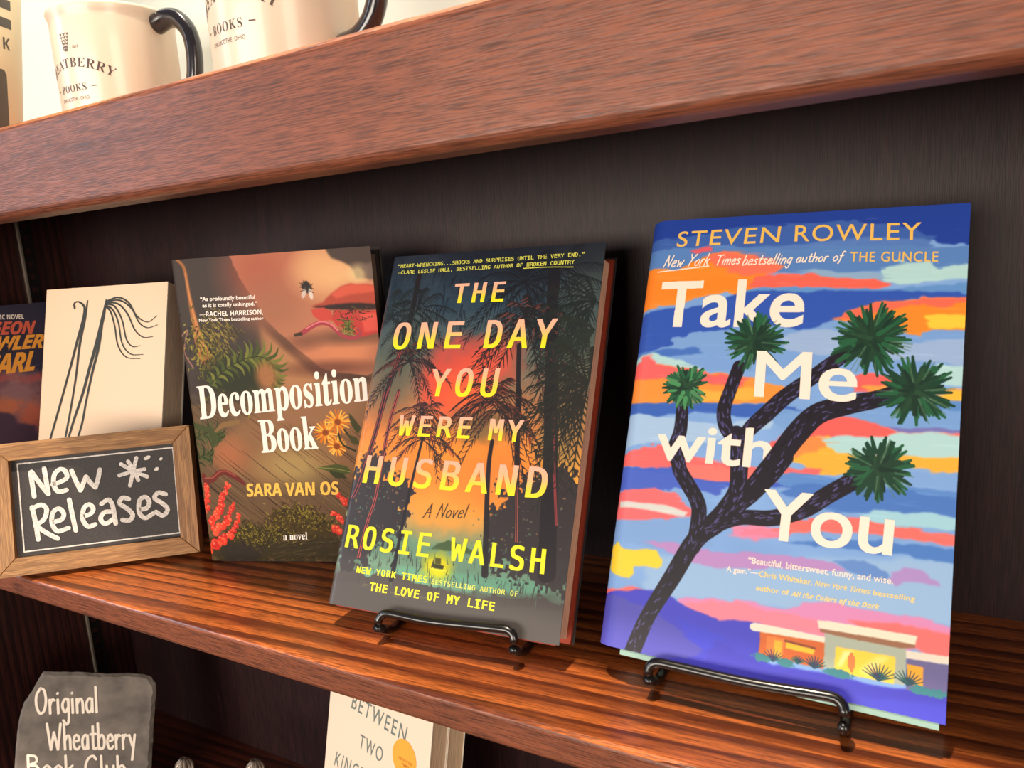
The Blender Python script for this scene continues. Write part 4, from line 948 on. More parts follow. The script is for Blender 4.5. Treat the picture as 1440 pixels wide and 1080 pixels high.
def ink_chalk(mb):
    K = 1; w = 3.4
    for pts in ([(26.6,76.4),(27.9,57.8)], [(27.3,76.8),(32.4,67.4),(37.6,58.7)], [(36.2,78.4),(37.8,58.6)],
        [(41.3,65.4),(47.5,67.0),(51.6,69.6),(50.6,74.8),(46.8,76.2),(42.9,72.4),(42.1,64.7),(45.0,59.5),(50.6,60.0)], [(55.2,74.3),(57.8,65.8),(60.5,58.5)], [(60.5,58.5),(62.8,63.6),(65.1,68.5)], [(65.1,68.5),(68.1,63.0),(71.2,59.5)], [(71.2,59.5),(73.3,65.4),(75.2,72.7)],
        [(25.8,50.0),(27.4,38.1),(28.4,25.2)], [(25.7,48.8),(32.1,51.0),(35.7,47.2),(33.5,40.0),(27.2,35.8)], [(27.2,36.1),(33.9,29.8),(41.9,23.9)],
        [(39.0,36.6),(45.4,38.0),(47.4,42.2),(44.4,46.4),(40.1,44.2),(38.7,36.6),(42.1,29.6),(49.9,30.9)], [(52.0,52.3),(53.3,40.7),(54.9,28.4)],
        [(60.9,38.4),(66.3,39.7),(68.3,43.5),(65.5,46.9),(61.6,44.1),(60.5,35.9),(63.7,30.2),(68.8,31.1)], [(74.5,46.3),(79.6,48.7),(82.3,43.5),(83.5,30.0)], [(82.5,39.1),(76.1,39.5),(73.0,35.0),(76.0,30.7),(82.4,33.8)],
        [(94.2,47.4),(89.8,48.9),(87.5,44.9),(93.1,39.6),(96.1,34.7),(93.5,31.0),(88.5,32.0)], [(101.2,38.0),(107.0,39.0),(108.8,43.7),(106.0,47.5),(101.7,44.9),(101.0,35.8),(105.0,31.3),(110.9,33.9)], [(121.2,47.7),(115.9,49.6),(113.0,45.6),(118.6,40.6),(121.7,35.6),(117.9,31.5),(113.0,34.9)]):
        ribbon(mb, pts, w, K)
    for pts in ([(102.1,78.7),(99.0,68.3),(95.9,57.6)], [(88.9,66.5),(98.9,68.3),(107.5,69.1)], [(90.7,75.1),(99.6,68.2),(108.9,63.1)], [(95.9,76.7),(99.9,68.2),(102.2,61.1)]):
        ribbon(mb, pts, w * .85, K)
    for c, rx, ry in zip([(109.9,77.8),(116.1,68.1),(120.0,75.8)], (2.6, 1.8, 1.3), (1.6, 1.5, 1.2)):
        mb.face([((c[0] + rx*math.cos(t)) * .001, -.0003, (c[1] + ry*math.sin(t) + rx*.25*math.cos(t)) * .001) for t in np.linspace(0, 6.283, 14, endpoint=False)], K)
    b = [(17.9,83.9),(129.4,83.6),(129.3,16.4),(18.1,17.2)]
    for i in range(4):
        ribbon(mb, [b[i], b[(i + 1) % 4]], 1.0, K, w=-.0002, smooth=False)
def ink_slate(mb):
    hand(mb, 'Original', [(47.0,94.9),(100.2,86.1),(48.1,118.7)], 2.3, 1)
    hand(mb, 'Wheatberry', [(54.3,60.1),(129.5,45.5),(55.4,83.9)], 2.3, 1)
    hand(mb, 'Book Club', [(35.0,38.5),(118.4,20.3),(36.1,58.4)], 2.3, 1)
# ================================================================ the bookcase
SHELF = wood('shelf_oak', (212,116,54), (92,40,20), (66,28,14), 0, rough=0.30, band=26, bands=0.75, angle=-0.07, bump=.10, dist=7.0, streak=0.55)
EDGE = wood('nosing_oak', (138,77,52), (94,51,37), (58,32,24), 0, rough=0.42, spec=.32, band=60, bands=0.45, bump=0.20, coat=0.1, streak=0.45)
LOWSHADED = wood('shelf_oak_shaded', (104,48,32), (52,24,18), (34,16,12), 0, rough=0.34, band=26, bands=0.75, angle=-0.07, bump=.10, dist=7.0, streak=0.55)  # same shelf oak, the shade of the lower bay put into its colour
DARK = wood('dark_panel', (47,25,26), (35,18,19), (17,9,10), 2, rough=0.46, spec=.22, band=60, bands=0.6, coat=0.0, bump=0.12)
SIDE = wood('side_panel_oak', (74,36,32), (40,21,21), (28,14,14), 2, rough=0.42, spec=.4, band=40, bands=0.9, coat=0.05, bump=.1)
BLACK = plain('black_enamel', (14,13,13), 0.28, 0.5, 0.4)
STEEL = plain('dark_steel', (58,54,54), 0.38, 0.5, 0, 0.85); LITSTEEL = plain('lit_flange', (134,124,112), 0.4, 0.5, 0, 0.3)  # flange steel painted paler for the light its front edge catches
XL, XR, D = -0.3513, 1.15, 0.1888
TOP = 0.3192; UP0 = 0.2620; LOW = -0.272

case = empty('bookcase', 'dark stained oak bookcase holding the books and mugs', 'bookcase', loc=(0.3, 0.19, -1.10))
O = (0.3, 0.19, -1.10)
def rounded(y0, z0, y1, z1, r, rear=0.0005):
    """y-z profile, the two front corners rounded"""
    P = []
    for cy, cz, a0 in ((y0 + r, z0 + r, math.pi * 1.5), (y0 + r, z1 - r, math.pi)):
        for k in range(7):
            a = a0 - math.pi / 2 * k / 6
            P.append((cy + r * math.cos(a), cz + r * math.sin(a)))
    return P + [(y1, z1), (y1, z0)]
def shelf(z_top, z_nose, name, r=0.0032, top=None):
    top = top or SHELF
    b = MB(); b.box((XL, 0.0196, z_top - 0.018), (XR, D, z_top)); s = b.build(name, top, case, O)
    n = MB(); n.prism(rounded(0.0, z_nose, 0.0196, z_top, r), 0, XL, XR, 0)
    for fi, f in enumerate(n.f):
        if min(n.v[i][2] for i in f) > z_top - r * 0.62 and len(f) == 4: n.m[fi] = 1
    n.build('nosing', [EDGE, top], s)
    for ch in s.children:
        for v in ch.data.vertices: v.co -= Vector(O)
    return s
shelf(TOP, UP0, 'shelf', 0.0055)
shelf(0.0, -0.0181, 'shelf')
shelf(LOW, LOW - 0.0181, 'shelf', 0.0032, LOWSHADED)
b = MB(); b.box((XL - 0.02, D, -1.0995), (XR + 0.02, D + 0.008, TOP)); b.build('back_panel', DARK, case, O)
b = MB(); b.box((XL - 0.02, 0.0015, -1.0995), (XL, D, TOP)); b.build('side_panel', SIDE, case, O)
b = MB(); b.box((XR, 0.0015, -1.0995), (XR + 0.02, D, TOP)); b.build('side_panel', SIDE, case, O)
# slotted metal pilaster let into the left side
def standard(z0, z1):
    b = MB(); x0, x1 = XL - 0.0002, XL + 0.0012
    y0, y1 = 0.1425, 0.1570
    b.box((x0, y0, z0), (XL + 0.0035, y0 + 0.0016, z1), 1); b.box((x0, y1 - 0.0035, z0), (x1, y1, z1)); b.box((x0, y0 + 0.0016, z0), (x1, y0 + 0.005, z1))
    z = z0
    while z < z1 - 0.008:
        b.box((x0, y0 + 0.005, z), (x1, y1 - 0.0035, z + 0.0078)); z += 0.0127
    return b.build('shelf_standard', [STEEL, LITSTEEL], case, O)
standard(0.0, UP0 + 0.03); standard(LOW, -0.0181)

w = MB(); w.box((XL - 2.5, D + 0.010, -1.10), (XR + 2.5, D + 0.06, 1.6))
fl = MB(); fl.box((XL - 2.5, -3.6, -1.15), (XR + 2.5, D + 0.06, -1.10)); fo = fl.build('floor', plain('brown_carpet', (96,78,64), .9, .2, 0, 0, .3, 400, .15)); fo['kind'] = 'structure'
wm = plain('painted_plaster', (204,212,204), 0.7, 0.3, 0, 0, 0.1, 90)
o = w.build('wall_back', wm); o['kind'] = 'structure'

# ================================================================ books
CREAM = plain('ink_cream', (250,232,214), 0.45); GOLD = plain('ink_gold', (240,190,92), 0.4); LEMON = plain('ink_lemon', (248,216,128), 0.45)
PAPER = None
def page_mat(name, rgb):
    m, nt, bs = new_mat(name)
    tc = nt.nodes.new('ShaderNodeTexCoord'); mp = nt.nodes.new('ShaderNodeMapping'); mp.inputs['Scale'].default_value = (0.02, 1.0, 0.02)
    n = nt.nodes.new('ShaderNodeTexNoise'); n.inputs['Scale'].default_value = 2600; n.inputs['Detail'].default_value = 2
    nt.links.new(tc.outputs['Object'], mp.inputs['Vector']); nt.links.new(mp.outputs[0], n.inputs['Vector'])
    r = nt.nodes.new('ShaderNodeValToRGB'); r.color_ramp.elements[0].position = .3; r.color_ramp.elements[1].position = .65
    r.color_ramp.elements[0].color = srgb([c * .78 for c in rgb]); r.color_ramp.elements[1].color = srgb(rgb)
    nt.links.new(n.outputs['Fac'], r.inputs['Fac']); nt.links.new(r.outputs[0], bs.inputs['Base Color'])
    bs.inputs['Roughness'].default_value = .8
    return m
def jacket_profile(W, T, r, t, k=8):
    """open-ended C section of a wrapped cover in (u, w): outer line then inner line back"""
    def line(d):
        q = [(W, d)]
        rr = max(r - d, 0.0001)
        for i in range(k + 1):
            a = math.pi / 2 * i / k
            q.append((r - rr * math.sin(a), r - rr * math.cos(a)))
        for i in range(k + 1):
            a = math.pi / 2 * i / k
            q.append((r - rr * math.cos(a), T - r + rr * math.sin(a)))
        q.append((W, T - d))
        return q
    return line(0.0), line(t)
def wrap(mb, W, H, T, r, t, v0=0.0, m=0, mside=None):
    out, inn = jacket_profile(W, T, r, t)
    n = len(out); arc = [W]; s = W
    for i in range(1, n):
        s -= math.hypot(out[i][0] - out[i-1][0], out[i][1] - out[i-1][1]); arc.append(s)
    V = [(u, w, v0) for u, w in out] + [(u, w, v0 + H) for u, w in out]
    UV = [(a / W, 0) for a in arc] + [(a / W, 1) for a in arc]
    mb.geo(V, [(i, n + i, n + i + 1, i + 1) for i in range(n - 1)], m, UV, True)
    k = m if mside is None else mside
    V = [(u, w, v0) for u, w in inn] + [(u, w, v0 + H) for u, w in inn]
    mb.geo(V, [(i, i + 1, n + i + 1, n + i) for i in range(n - 1)], k)
    for v in (v0, v0 + H):
        for i in range(n - 1):
            q = [(out[i][0], out[i][1], v), (out[i+1][0], out[i+1][1], v), (inn[i+1][0], inn[i+1][1], v), (inn[i][0], inn[i][1], v)]
            mb.face(q if v > v0 else q[::-1], k)
    for i in (0, n - 1):
        mb.face([(out[i][0], out[i][1], v0), (inn[i][0], inn[i][1], v0), (inn[i][0], inn[i][1], v0 + H), (out[i][0], out[i][1], v0 + H)], k)

def hardcover(name, label, pose, W, H, T, art, inkf, inkm, board, pages, flap, group, r=0.006, drop=(-0.0028, -0.001), rough=.42, coat=0.0, spec=.4):
    root = empty(name, label, 'book', group, mat=pose_matrix(pose))
    jk = MB()
    wrap(jk, W, H, T, r, 0.00035, 0.0, 0, len(inkm) + 1)
    inkf(jk)
    jk.build('dust_jacket', [image_mat(name + '_jacket', art, rough, spec, coat)] + inkm + [plain('jacket_lining', flap, .7)], root)
    cb = MB(); g = 0.0005; bt = 0.0026
    u0 = max(0.009, r + .003); cb.box((u0, g, drop[0]), (W - 0.0022, g + bt, H - 0.0022)); cb.box((u0, T - g - bt, drop[1]), (W - 0.0012, T - g, H - 0.0022))
    cb.box((g, min(r, T / 2 - .003), drop[1]), (g + 0.0018, T - min(r, T / 2 - .003), H - 0.0022))
    cb.build('cover_board', plain(name + '_board', board, .65, .3, 0, 0, .2, 900), root)
    pb = MB(); w0, w1 = g + bt + .0003, T - g - bt - .0003; N = 10
    prof = [(max(0.004, r), w0)] + [(W - 0.0036 - 0.0012 * math.sin(math.pi * i / N), w0 + (w1 - w0) * i / N) for i in range(N + 1)] + [(max(0.004, r), w1)]
    pb.prism(prof, 2, 0.0025, H - 0.0052)
    pb.build('page_block', page_mat(name + '_pages', pages), root)
    return root
def paperback(name, label, pose, W, H, T, coverm, inkf, inkm, pages, group, ct=0.0005, r=0.0012):
    root = empty(name, label, 'book', group, mat=pose_matrix(pose))
    c = MB(); wrap(c, W, H, T, r, ct, 0, 0, len(inkm) + 1)
    inkf(c)
    c.build('cover', [coverm] + inkm + [plain(name + '_lining', (230,222,206), .7)], root)
    pb = MB(); pb.box((0.001, ct + .0001, 0.0004), (W - 0.0008, T - ct - .0001, H - 0.0004))
    pb.build('page_block', page_mat(name + '_pages', pages), root)
    return root
ROW = 'new releases along the shelf'
hardcover('hardcover_novel', 'large blue hardcover with orange sunset stripes and a dark spiky-tufted tree', (0.3000,0.0448,0.0207,0.0146,0.4241,0.0245), 0.15441, 0.22918, .028,
    paint_sunset(0.15441, 0.22918), ink_sunset, [CREAM, GOLD, LEMON], (138,170,160), (226,214,190), (238,234,226), ROW, r=0.011, drop=(-0.0028, 0.0), rough=.42, spec=.3)
FADE = ramp_mat('ink_fading', [(0.0, (252,240,30)), (0.30, (250,222,60)), (0.62, (255,192,136)), (1.0, (255,186,160))], .22, 45)
YEL = plain('ink_yellow', (244,238,30), .4); PALEY = plain('ink_pale_yellow', (226,224,96), .4); INKB = plain('ink_brown', (58,46,38), .5)
hardcover('hardcover_novel', 'dark hardcover with black palm trees before an orange sky and spaced yellow capitals', (0.1277,0.0320,0.0164,0.0646,0.4707,0.0002), 0.15402, 0.22861, .0225,
    paint_palms(0.15402, 0.22861), ink_palms, [FADE, YEL, PALEY, INKB], (150,60,40), (238,190,160), (40,40,42), ROW, drop=(-0.0006, 0.0), rough=.33)
W3, H3 = 0.15172, 0.22784
WHITE = plain('ink_white', (250,236,224), .5); AMBER = plain('ink_amber', (246,186,56), .45)
hardcover('hardcover_novel', 'brown hardcover with red lips, moss and red berries pictured on its front', (-0.0336,0.0754,0.0010,0.3477,0.0101,0.0018), W3, H3, .021,
    paint_moss(W3 * 1000, H3 * 1000), ink_moss, [WHITE, AMBER], (36,30,30), (120,96,82), (60,52,48), ROW, r=0.0035, drop=(-0.0006, -0.0004), rough=.5, spec=.18)
IV = plain('ivory_card', (244,214,182), .55, .35); SOFTK = plain('ink_soft_black', (48,50,46), .6)
paperback('paperback_novel', 'cream book with thin black brush-drawn reeds behind the chalkboard sign', (-0.2398,0.0533,0.0066,0.2233,0.2626,-0.0030), 0.13481, 0.21341, .024, IV, ink_reeds, [SOFTK], (226,196,170), ROW, .0012, .003)
RED = plain('ink_red', (214,92,66), .5); ORNG = plain('ink_orange', (240,160,52), .5)
paperback('comic_book', 'dark navy comic book with slanted orange title leaning at the far left', (-0.3250,-0.0260,0.0015,1.3300,0.0600,0.0000), .172, .200, .013,
    image_mat('comic_cover', paint_comic(172, 200), .45), ink_comic, [WHITE, RED, ORNG], (200,188,170), ROW)
# two copies below
SLATEINK = plain('ink_grey_green', (112,124,118), .55); STK = plain('sticker_orange', (250,172,62), .45); STKINK = plain('ink_rust', (196,116,40), .5)
def ink_between(mb):
    ink(mb, 'BETWEEN', [(31.1,131.8),(101.0,131.5),(33.0,143.8)], 1, 'gill', .004, 1.25)
    ink(mb, 'TWO', [(45.3,105.2),(75.5,105.5),(46.4,116.4)], 1, 'gill', .004, 1.25)
    ink(mb, 'KINGDOMS', [(14.1,77.7),(85.2,81.7),(16.5,89.9)], 1, 'gill', .004, 1.25)
    c = [(101.7,119.5),(117.0,120.5),(98.8,127.2)]
    rx = math.hypot(c[1][0]-c[0][0], c[1][1]-c[0][1]) * .92
    mb.face([((c[0][0] + rx*math.cos(t)) * .001, -.0002, (c[0][1] + rx*math.sin(t)) * .001) for t in np.linspace(0, 6.283, 40, endpoint=False)], 2)
    ink(mb, 'NEW YORK', [(95.2,117.0),(111.5,117.6),(95.6,119.1)], 3, 'gill', .01, w=-.0003)
    ink(mb, 'TIMES', [(99.0,113.8),(108.2,114.2),(99.4,115.8)], 3, 'gill', .01, w=-.0003)
IV2 = plain('ivory_card_warm', (244,220,196), .5, .35)
pz = (0.0055,0.1080,-0.2638,-0.2452,0.2200,-0.0014)
paperback('paperback_memoir', 'cream paperback with an orange round sticker on the shelf below', pz, .130, .17, .016, IV2, ink_between, [SLATEINK, STK, STKINK], (226,190,156), 'paperbacks on the shelf below')
mm = pose_matrix(pz) @ Matrix.Translation((0.0005, 0.0163, 0))
pz2 = tuple(mm.translation) + tuple(pz[3:])
paperback('paperback_memoir', 'second cream paperback directly behind the one with the orange sticker', pz2, .130, .17, .0165, IV2, lambda mb: None, [], (232,196,160), 'paperbacks on the shelf below')

# ================================================================ wire easels
def arc_corner(a, c, b, r, k=6):
    a, c, b = Vector(a), Vector(c), Vector(b)
    p = c + (a - c).normalized() * r; q = c + (b - c).normalized() * r
    return [tuple((1-t)**2 * p + 2*t*(1-t) * c + t*t * q) for t in np.linspace(0, 1, k)]
def easel(label, pose, T, lip, feet):
    m = pose_matrix(pose)
    root = empty('book_easel', label, 'easel', 'wire book easels', loc=(pose[0] + .08, pose[1] + .02, 0))
    org = tuple(root.location)
    (lx, lz), (mx, mz), (rx, rz) = lip
    wf = -.0050
    Lc = m @ Vector((lx, wf, lz)); Rc = m @ Vector((rx, wf, rz)); Mc = m @ Vector((mx, wf - .0012, mz))
    F1, F2 = Vector((feet[0][0], feet[0][1], .0024)), Vector((feet[1][0], feet[1][1], .0024))
    fb = Vector((-math.sin(pose[3]), math.cos(pose[3]), 0))
    t1 = F1 + fb * .022; t2 = F2 + fb * .022
    K1 = (F1 + Lc) * .5 - fb * .0085; K2 = (F2 + Rc) * .5 - fb * .0085
    path = arc_corner(K1, Lc, Lc + (Mc - Lc) * .4, .007) + smoothpath([Lc + (Mc - Lc) * .3, Mc, Rc + (Mc - Rc) * .3], 5) + arc_corner(Rc + (Mc - Rc) * .4, Rc, K2, .007)
    b = MB(); b.tube(path, .0024, 12); b.build('front_lip', BLACK, root, org)
    for F, C, t in ((F1, Lc, t1), (F2, Rc, t2)):
        b = MB(); K = C + (F - C) * .5 - fb * .0085
        b.tube([tuple(K)] + arc_corner(K, F, t, .004) + [tuple(t)], .0024, 12); b.build('leg', BLACK, root, org)
    b = MB(); h = .15; wb = T + .0030
    loc = [(lx, wb, .012), (lx, wb, h - .02), (lx + .006, wb, h - .005), (lx + .02, wb, h), (rx - .02, wb, h), (rx - .006, wb, h - .005), (rx, wb, h - .02), (rx, wb, .012)]
    b.tube([tuple(m @ Vector(p)) for p in loc], .0022, 10); b.build('back_frame', BLACK, root, org)
easel('black wire easel holding up the dark palm-tree book', (0.1277,0.0320,0.0164,0.0646,0.4707,0.0002), .0225, ((0.0445,0.0011),(0.0796,0.0008),(0.1308,0.0041)), ((0.1695,0.0411), (0.2549,0.0499)))
easel('black wire easel holding up the blue sunset-striped book', (0.3000,0.0448,0.0207,0.0146,0.4241,0.0245), .028, ((0.0306,-0.0015),(0.0762,-0.0008),(0.1177,0.0017)), ((0.3302,0.0522), (0.4164,0.0477)))

# ================================================================ chalkboard sign
ps = (-0.1586,-0.0154,0.0039,0.7269,0.2338,0.0020); SW, SH = 0.14367, 0.10012; SB_, ST = .0133, .014
sign = empty('chalkboard_sign', 'small chalkboard in a light wooden frame announcing new books', 'sign', mat=pose_matrix(ps))
FR_H = wood('frame_pine', (182,134,84), (140,96,54), (100,66,36), 0, rough=.55, band=300, bands=.6, coat=0, pores=.5)
FR_V = wood('frame_pine_upright', (182,134,84), (140,96,54), (100,66,36), 2, rough=.55, band=300, bands=.6, coat=0, pores=.5)
def rail(a, b_, c, d):
    mb = MB(); q = [a, b_, c, d]; e = .0008
    F = [(x, 0, z) for x, z in q]; cx = sum(x for x, z in q) / 4; cz = sum(z for x, z in q) / 4
    F = [(x + (cx - x) * .012, 0, z + (cz - z) * .012) for x, z in q]; B2 = [(x, e, z) for x, z in q]; B3 = [(x, ST, z) for x, z in q]
    V = F + B2 + B3
    mb.geo(V, [(0,1,2,3), (11,10,9,8)] + [(i, 4+i, 4+(i+1)%4, (i+1)%4) for i in range(4)] + [(4+i, 8+i, 8+(i+1)%4, 4+(i+1)%4) for i in range(4)])
    return mb
s_ = SB_
rail((0,0), (SW,0), (SW-s_,s_), (s_,s_)).build('frame_rail', FR_H, sign)
rail((s_,SH-s_), (SW-s_,SH-s_), (SW,SH), (0,SH)).build('frame_rail', FR_H, sign)
rail((0,0), (s_,s_), (s_,SH-s_), (0,SH)).build('frame_rail', FR_V, sign)
rail((SW-s_,s_), (SW,0), (SW,SH), (SW-s_,SH-s_)).build('frame_rail', FR_V, sign)
mb = MB(); y0 = .0045
mb.box((s_ - .002, y0, s_ - .002), (SW - s_ + .002, y0 + .003, SH - s_ + .002))
tmp = MB(); ink_chalk(tmp)
mb.geo([(x, y0 + y, z) for x, y, z in tmp.v], tmp.f, 1)
mb.build('chalkboard', [plain('chalkboard_black', (58,54,54), .62, .4, 0, 0, .1, 700, .12), plain('chalk_white', (214,208,202), .8, .2, 0, 0, 0, 800, .12)], sign)

# ================================================================ slate plaque
plq = empty('slate_plaque', 'rough grey slate plaque with white handwriting on the shelf below', 'sign', mat=pose_matrix((-0.3000,0.0000,-0.2703,0.7500,0.2000,0.0000)))
rng = random.Random(4)
outl = [(8,0)] + [(10.0,-24.7),(24.6,52.1),(29.1,80.4),(32.6,94.4),(37.4,107.1),(45.2,116.3),(51.1,125.9),(55.7,132.1)] + [(75.0,128.4),(93.4,124.2),(110.2,119.6),(127.5,117.1),(141.2,113.7),(148.3,110.1),(151.9,102.9),(151.6,95.3),(148.2,75.0),(145.1,56.7),(140.9,27.2),(132.5,-35.1)] + [(132,0)]
P2 = []
for i, a in enumerate(outl):
    bb = outl[(i + 1) % len(outl)]; P2.append(a)
    n = int(math.hypot(bb[0]-a[0], bb[1]-a[1]) / 4)
    for k in range(1, n):
        t = k / n; P2.append((a[0]+(bb[0]-a[0])*t + rng.uniform(-.35,.35), a[1]+(bb[1]-a[1])*t + (rng.uniform(-.35,.35) if a[1] + bb[1] > 1 else 0)))
mb = MB(); n = len(P2); cx, cz = 80, 70
ring = lambda k, y: [((cx + (x - cx) * k) * .001, y, max((cz + (z - cz) * k) * .001, 0)) for x, z in P2]
R0, R1, R2 = ring(.955, 0), ring(1.0, .0022), ring(.99, .0065)
R0 = [(x + rng.uniform(-.0007,.0007), y, z + rng.uniform(-.0005,.0005)) for x, y, z in R0]
mb.face(R0[::-1], 0)
mb.geo(R0 + R1 + R2, [(i, (i+1)%n, n+(i+1)%n, n+i)[::-1] for i in range(n)] + [(n+i, n+(i+1)%n, 2*n+(i+1)%n, 2*n+i)[::-1] for i in range(n)])
mb.face(R2, 0)
ink_slate(mb)
sl, nt, bs = new_mat('slate')
tc = nt.nodes.new('ShaderNodeTexCoord'); nz = nt.nodes.new('ShaderNodeTexNoise'); nz.inputs['Scale'].default_value = 55; nz.inputs['Detail'].default_value = 6
nt.links.new(tc.outputs['Object'], nz.inputs['Vector'])
rr = nt.nodes.new('ShaderNodeValToRGB'); rr.color_ramp.elements[0].position = .3; rr.color_ramp.elements[0].color = srgb((84,76,70)); rr.color_ramp.elements[1].position = .7; rr.color_ramp.elements[1].color = srgb((124,114,106))
nt.links.new(nz.outputs['Fac'], rr.inputs['Fac']); nt.links.new(rr.outputs[0], bs.inputs['Base Color']); bs.inputs['Roughness'].default_value = .7
bp = nt.nodes.new('ShaderNodeBump'); bp.inputs['Strength'].default_value = .5; bp.inputs['Distance'].default_value = .001
nt.links.new(nz.outputs['Fac'], bp.inputs['Height']); nt.links.new(bp.outputs[0], bs.inputs['Normal'])
mb.build('stone', [sl, plain('chalk_ink', (244,230,214), .7)], plq)

# ================================================================ two twisted finials on the lower shelf
STRIPE, nt, bs = new_mat('striped_metal')
tc = nt.nodes.new('ShaderNodeTexCoord'); sx = nt.nodes.new('ShaderNodeSeparateXYZ'); nt.links.new(tc.outputs['Object'], sx.inputs[0])
bs.inputs['Base Color'].default_value = srgb((150,136,122)); bs.inputs['Roughness'].default_value = .35; bs.inputs['Metallic'].default_value = .6
def finial_stand(label, c, h):
    root = empty('finial_stand', label, 'finial', 'twisted metal finials', loc=(c[0], c[1], LOW + .0003))
    b = MB(); b.lathe([(0,0), (.022,0), (.022,.004), (.008,.008), (.0045,.014), (.0045,h - .018), (.006,h - .016), (0,h - .0155)], 24); b.build('post', STEEL, root)
    b = MB(); k = 9
    for i in range(k):
        pts = []
        for t in np.linspace(0, 1, 16):
            a = 6.283 * i / k + 1.3 * t; r = .0068 * math.sin(math.pi * (.04 + .92 * t))
            pts.append((r * math.cos(a), r * math.sin(a), h - .017 + .017 * t))
        b.tube(pts, .0018, 8)
    b.build('twisted_knob', STRIPE, root)
finial_stand('twisted silver metal finial on the lower shelf, nearer the slate plaque', (-.1243, .085), .068)
finial_stand('twisted silver metal finial on the lower shelf, nearer the cream paperbacks', (-.0675, .114), .064)

# ================================================================ mugs and tumbler on the upper shelf
MUGM, nt, bs = new_mat('cream_glaze')
bs.inputs['Base Color'].default_value = srgb((226,210,188)); bs.inputs['Roughness'].default_value = .32; bs.inputs['Coat Weight'].default_value = .15; bs.inputs['Coat Roughness'].default_value = .05
HAN = plain('black_glaze', (30,28,34), .2, .5, .5)
INKM = plain('mug_print', (78,62,56), .5)
def bend(mb, v, f, r, th0, z0, m):
    """flat print (metres) laid round a cylinder"""
    mb.geo([((r + .00012) * math.cos(th0 + x / r), (r + .00012) * math.sin(th0 + x / r), z0 + z) for x, z in v], f, m)
def mug(label, c, th, dz=0.0):
    R, Hm = .0425, .090
    root = empty('mug', label, 'mug', 'printed cream mugs', loc=(c[0], c[1], TOP + .0003))
    mb = MB()
    prof = [(0,.0008), (R-.006,.0008), (R-.004,0), (R-.0012,.0012), (R,.004), (R,Hm-.010), (R+.0004,Hm-.005), (R+.0016,Hm-.002), (R+.0014,Hm), (R-.001,Hm+.0006), (R-.0028,Hm-.001), (R-.0035,Hm-.006), (R-.0035,.007), (R-.007,.0045), (0,.0042)]
    mb.lathe(prof, 72, 0)
    mid = th - math.radians(92)
    def arc(s, hgt, rad, half, z, style='serif', off=-.004):
        v, f = text_geo(s, style, off, 1.12); cap = max(p[1] for p in text_geo('H', style)[0])
        x0, x1 = min(p[0] for p in v), max(p[0] for p in v)
        out = []
        for x, y in v:
            a = ((x - x0) / (x1 - x0) * 2 - 1) * half
            if rad:
                t = a / rad; rr_ = rad + y / cap * hgt
                out.append((rr_ * math.sin(t), rr_ * math.cos(t) - rad))
            else:
                out.append((a, y / cap * hgt))
        bend(mb, out, f, R, mid, z + dz, 1)
    arc('WHEATBERRY', .0062, .062, .0335, .0490)
    arc('BOOKS', .0048, 0, .0125, .0325); 
    for s in (-1, 1):
        q = [(s*.0165, .0022), (s*.0205, .0022), (s*.0205, .0029), (s*.0165, .0029)]
        bend(mb, q if s > 0 else q[::-1], [(0,1,2,3)], R, mid, .0325 + dz, 1)
    arc('CHILLICOTHE, OHIO', .0022, 0, .0135, .0265, 'gill', .004)
    arc('EST', .0020, 0, .0030, .0610, 'gill', .004)
    v = []
    # wheat ear, and the year beside it
    rg = random.Random(2)
    for st in (-1, 0, 1):
        for k in range(6):
            z = .002 + k * .0021; x = st * (.0006 + z * .22)
            for s in (-1, 1):
                p = [(x, z), (x + s*.0007, z + .0007), (x + s*.0013, z + .0021), (x + s*.0003, z + .0016)]
                bend(mb, p if s > 0 else p[::-1], [(0,1,2,3)], R, mid, .0575 + dz, 1)
    vv, ff = text_geo('2017', 'gill', .004); x0 = min(p[0] for p in vv); sc = .0052 / (max(p[0] for p in vv) - x0)
    bend(mb, [((x - x0) * sc + .0058, y * sc) for x, y in vv], ff, R, mid, .0610 + dz, 1)
    mb.build('body', [MUGM, INKM], root)
    h = MB()
    ph = [(R - .001,.079), (R + .010,.0815), (R + .020,.0795), (R + .0285,.070), (R + .031,.056), (R + .029,.040), (R + .023,.027), (R + .012,.0195), (R - .001,.0175)]
    pth = [(r * math.cos(th), r * math.sin(th), z) for r, z in smoothpath(ph, 6)]
    h.tube(pth, .0072, 14, 0, 0.8); h.build('handle', HAN, root)
mug('cream mug with black handle, standing between the tumbler and the other mug', (-.097, .105), math.radians(8), -.001)
mug('cream mug with black handle, nearest the front edge on the right', (.113, .069), math.radians(-2), -.007)

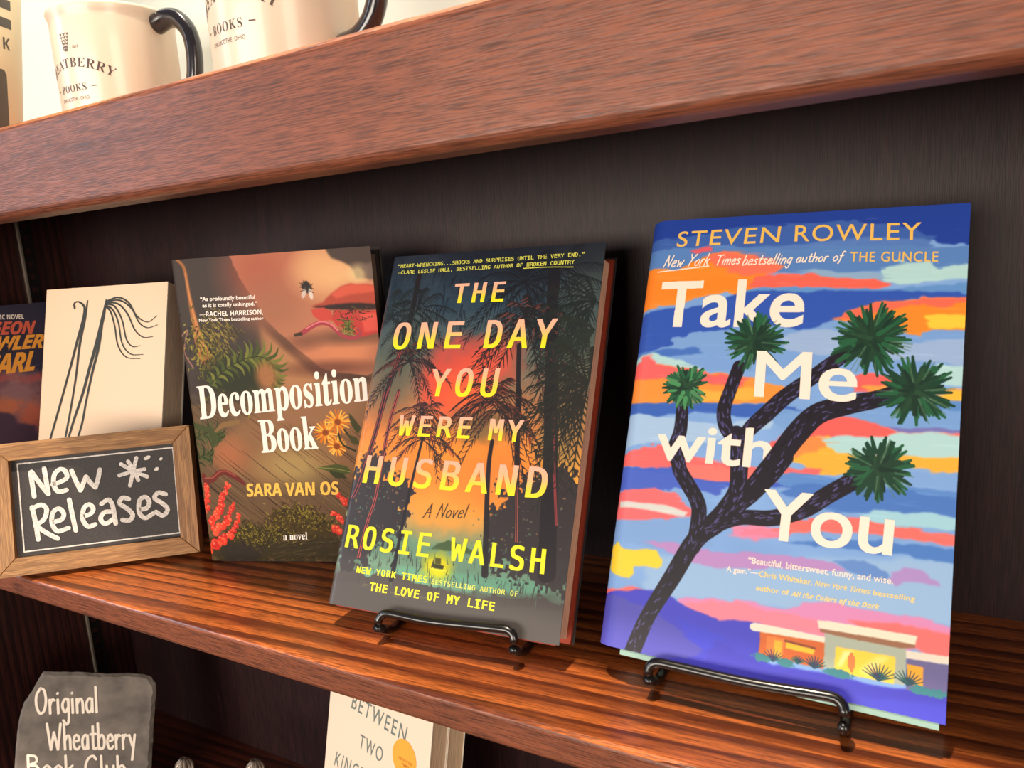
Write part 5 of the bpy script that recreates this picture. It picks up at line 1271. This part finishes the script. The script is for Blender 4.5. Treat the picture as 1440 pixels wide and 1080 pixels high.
tb = empty('tumbler', 'cream tapered tumbler with bold grey lettering at the left end of the upper shelf', 'tumbler', loc=(-.221, .052, TOP + .0003))
mb = MB(); r0, r1, ht = .035, .055, .15
mb.lathe([(0,.001), (r0-.003,.001), (r0-.001,0), (r0,.002), (r1,ht), (r1-.0008,ht+.001), (r1-.0025,ht), (r0-.002,.006), (0,.006)], 64, 0)
def cone_ink(s, hgt, wid, th0, z0, style, off):
    v, f = text_geo(s, style, off); cap = max(p[1] for p in text_geo('H', style)[0]); x0, x1 = min(p[0] for p in v), max(p[0] for p in v)
    out = []
    for x, y in v:
        z = z0 + y / cap * hgt; r = r0 + (r1 - r0) * (z - .002) / (ht - .002) + .00015; a = th0 + ((x - x0) / (x1 - x0) - 1) * wid / r
        out.append((r * math.cos(a), r * math.sin(a), z))
    mb.geo(out, f, 1)
def cone_rect(xa, xb, za, zb, th0, n=10):
    for i in range(n):
        F = []
        for x, z in ((xa + (xb - xa) * i / n, za), (xa + (xb - xa) * (i + 1) / n, za), (xa + (xb - xa) * (i + 1) / n, zb), (xa + (xb - xa) * i / n, zb)):
            r = r0 + (r1 - r0) * (z - .002) / (ht - .002) + .0002; a = th0 + x / r
            F.append((r * math.cos(a), r * math.sin(a), z))
        mb.face(F, 1)
cone_rect(-.024, -.0165, .0925, .1265, math.radians(31), 5)
for za in (.0925, .106, .1195):
    cone_rect(-.0165, 0, za, za + .007, math.radians(31))
cone_ink('K', .0085, .007, math.radians(28), .077, 'bold', 0)
# grey phone-shaped label with rounded corners
N = 24
for i in range(N):
    xa, xb = -.040 + .038 * i / N, -.040 + .038 * (i + 1) / N
    def zr(x):
        e = max(0, -.036 - x, x + .006); d = math.sqrt(max(0, .004**2 - e*e)); return .022 - d, .058 + d
    F = []
    for x, k in ((xa, 0), (xb, 0), (xb, 1), (xa, 1)):
        z = zr(x)[k]; r = r0 + (r1 - r0) * (z - .002) / (ht - .002) + .00015; a = math.radians(24) + x / r
        F.append((r * math.cos(a), r * math.sin(a), z))
    mb.face(F, 1)
mb.build('cup', [plain('cream_cup', (226,206,170), .4), plain('grey_print', (96,92,86), .5)], tb)
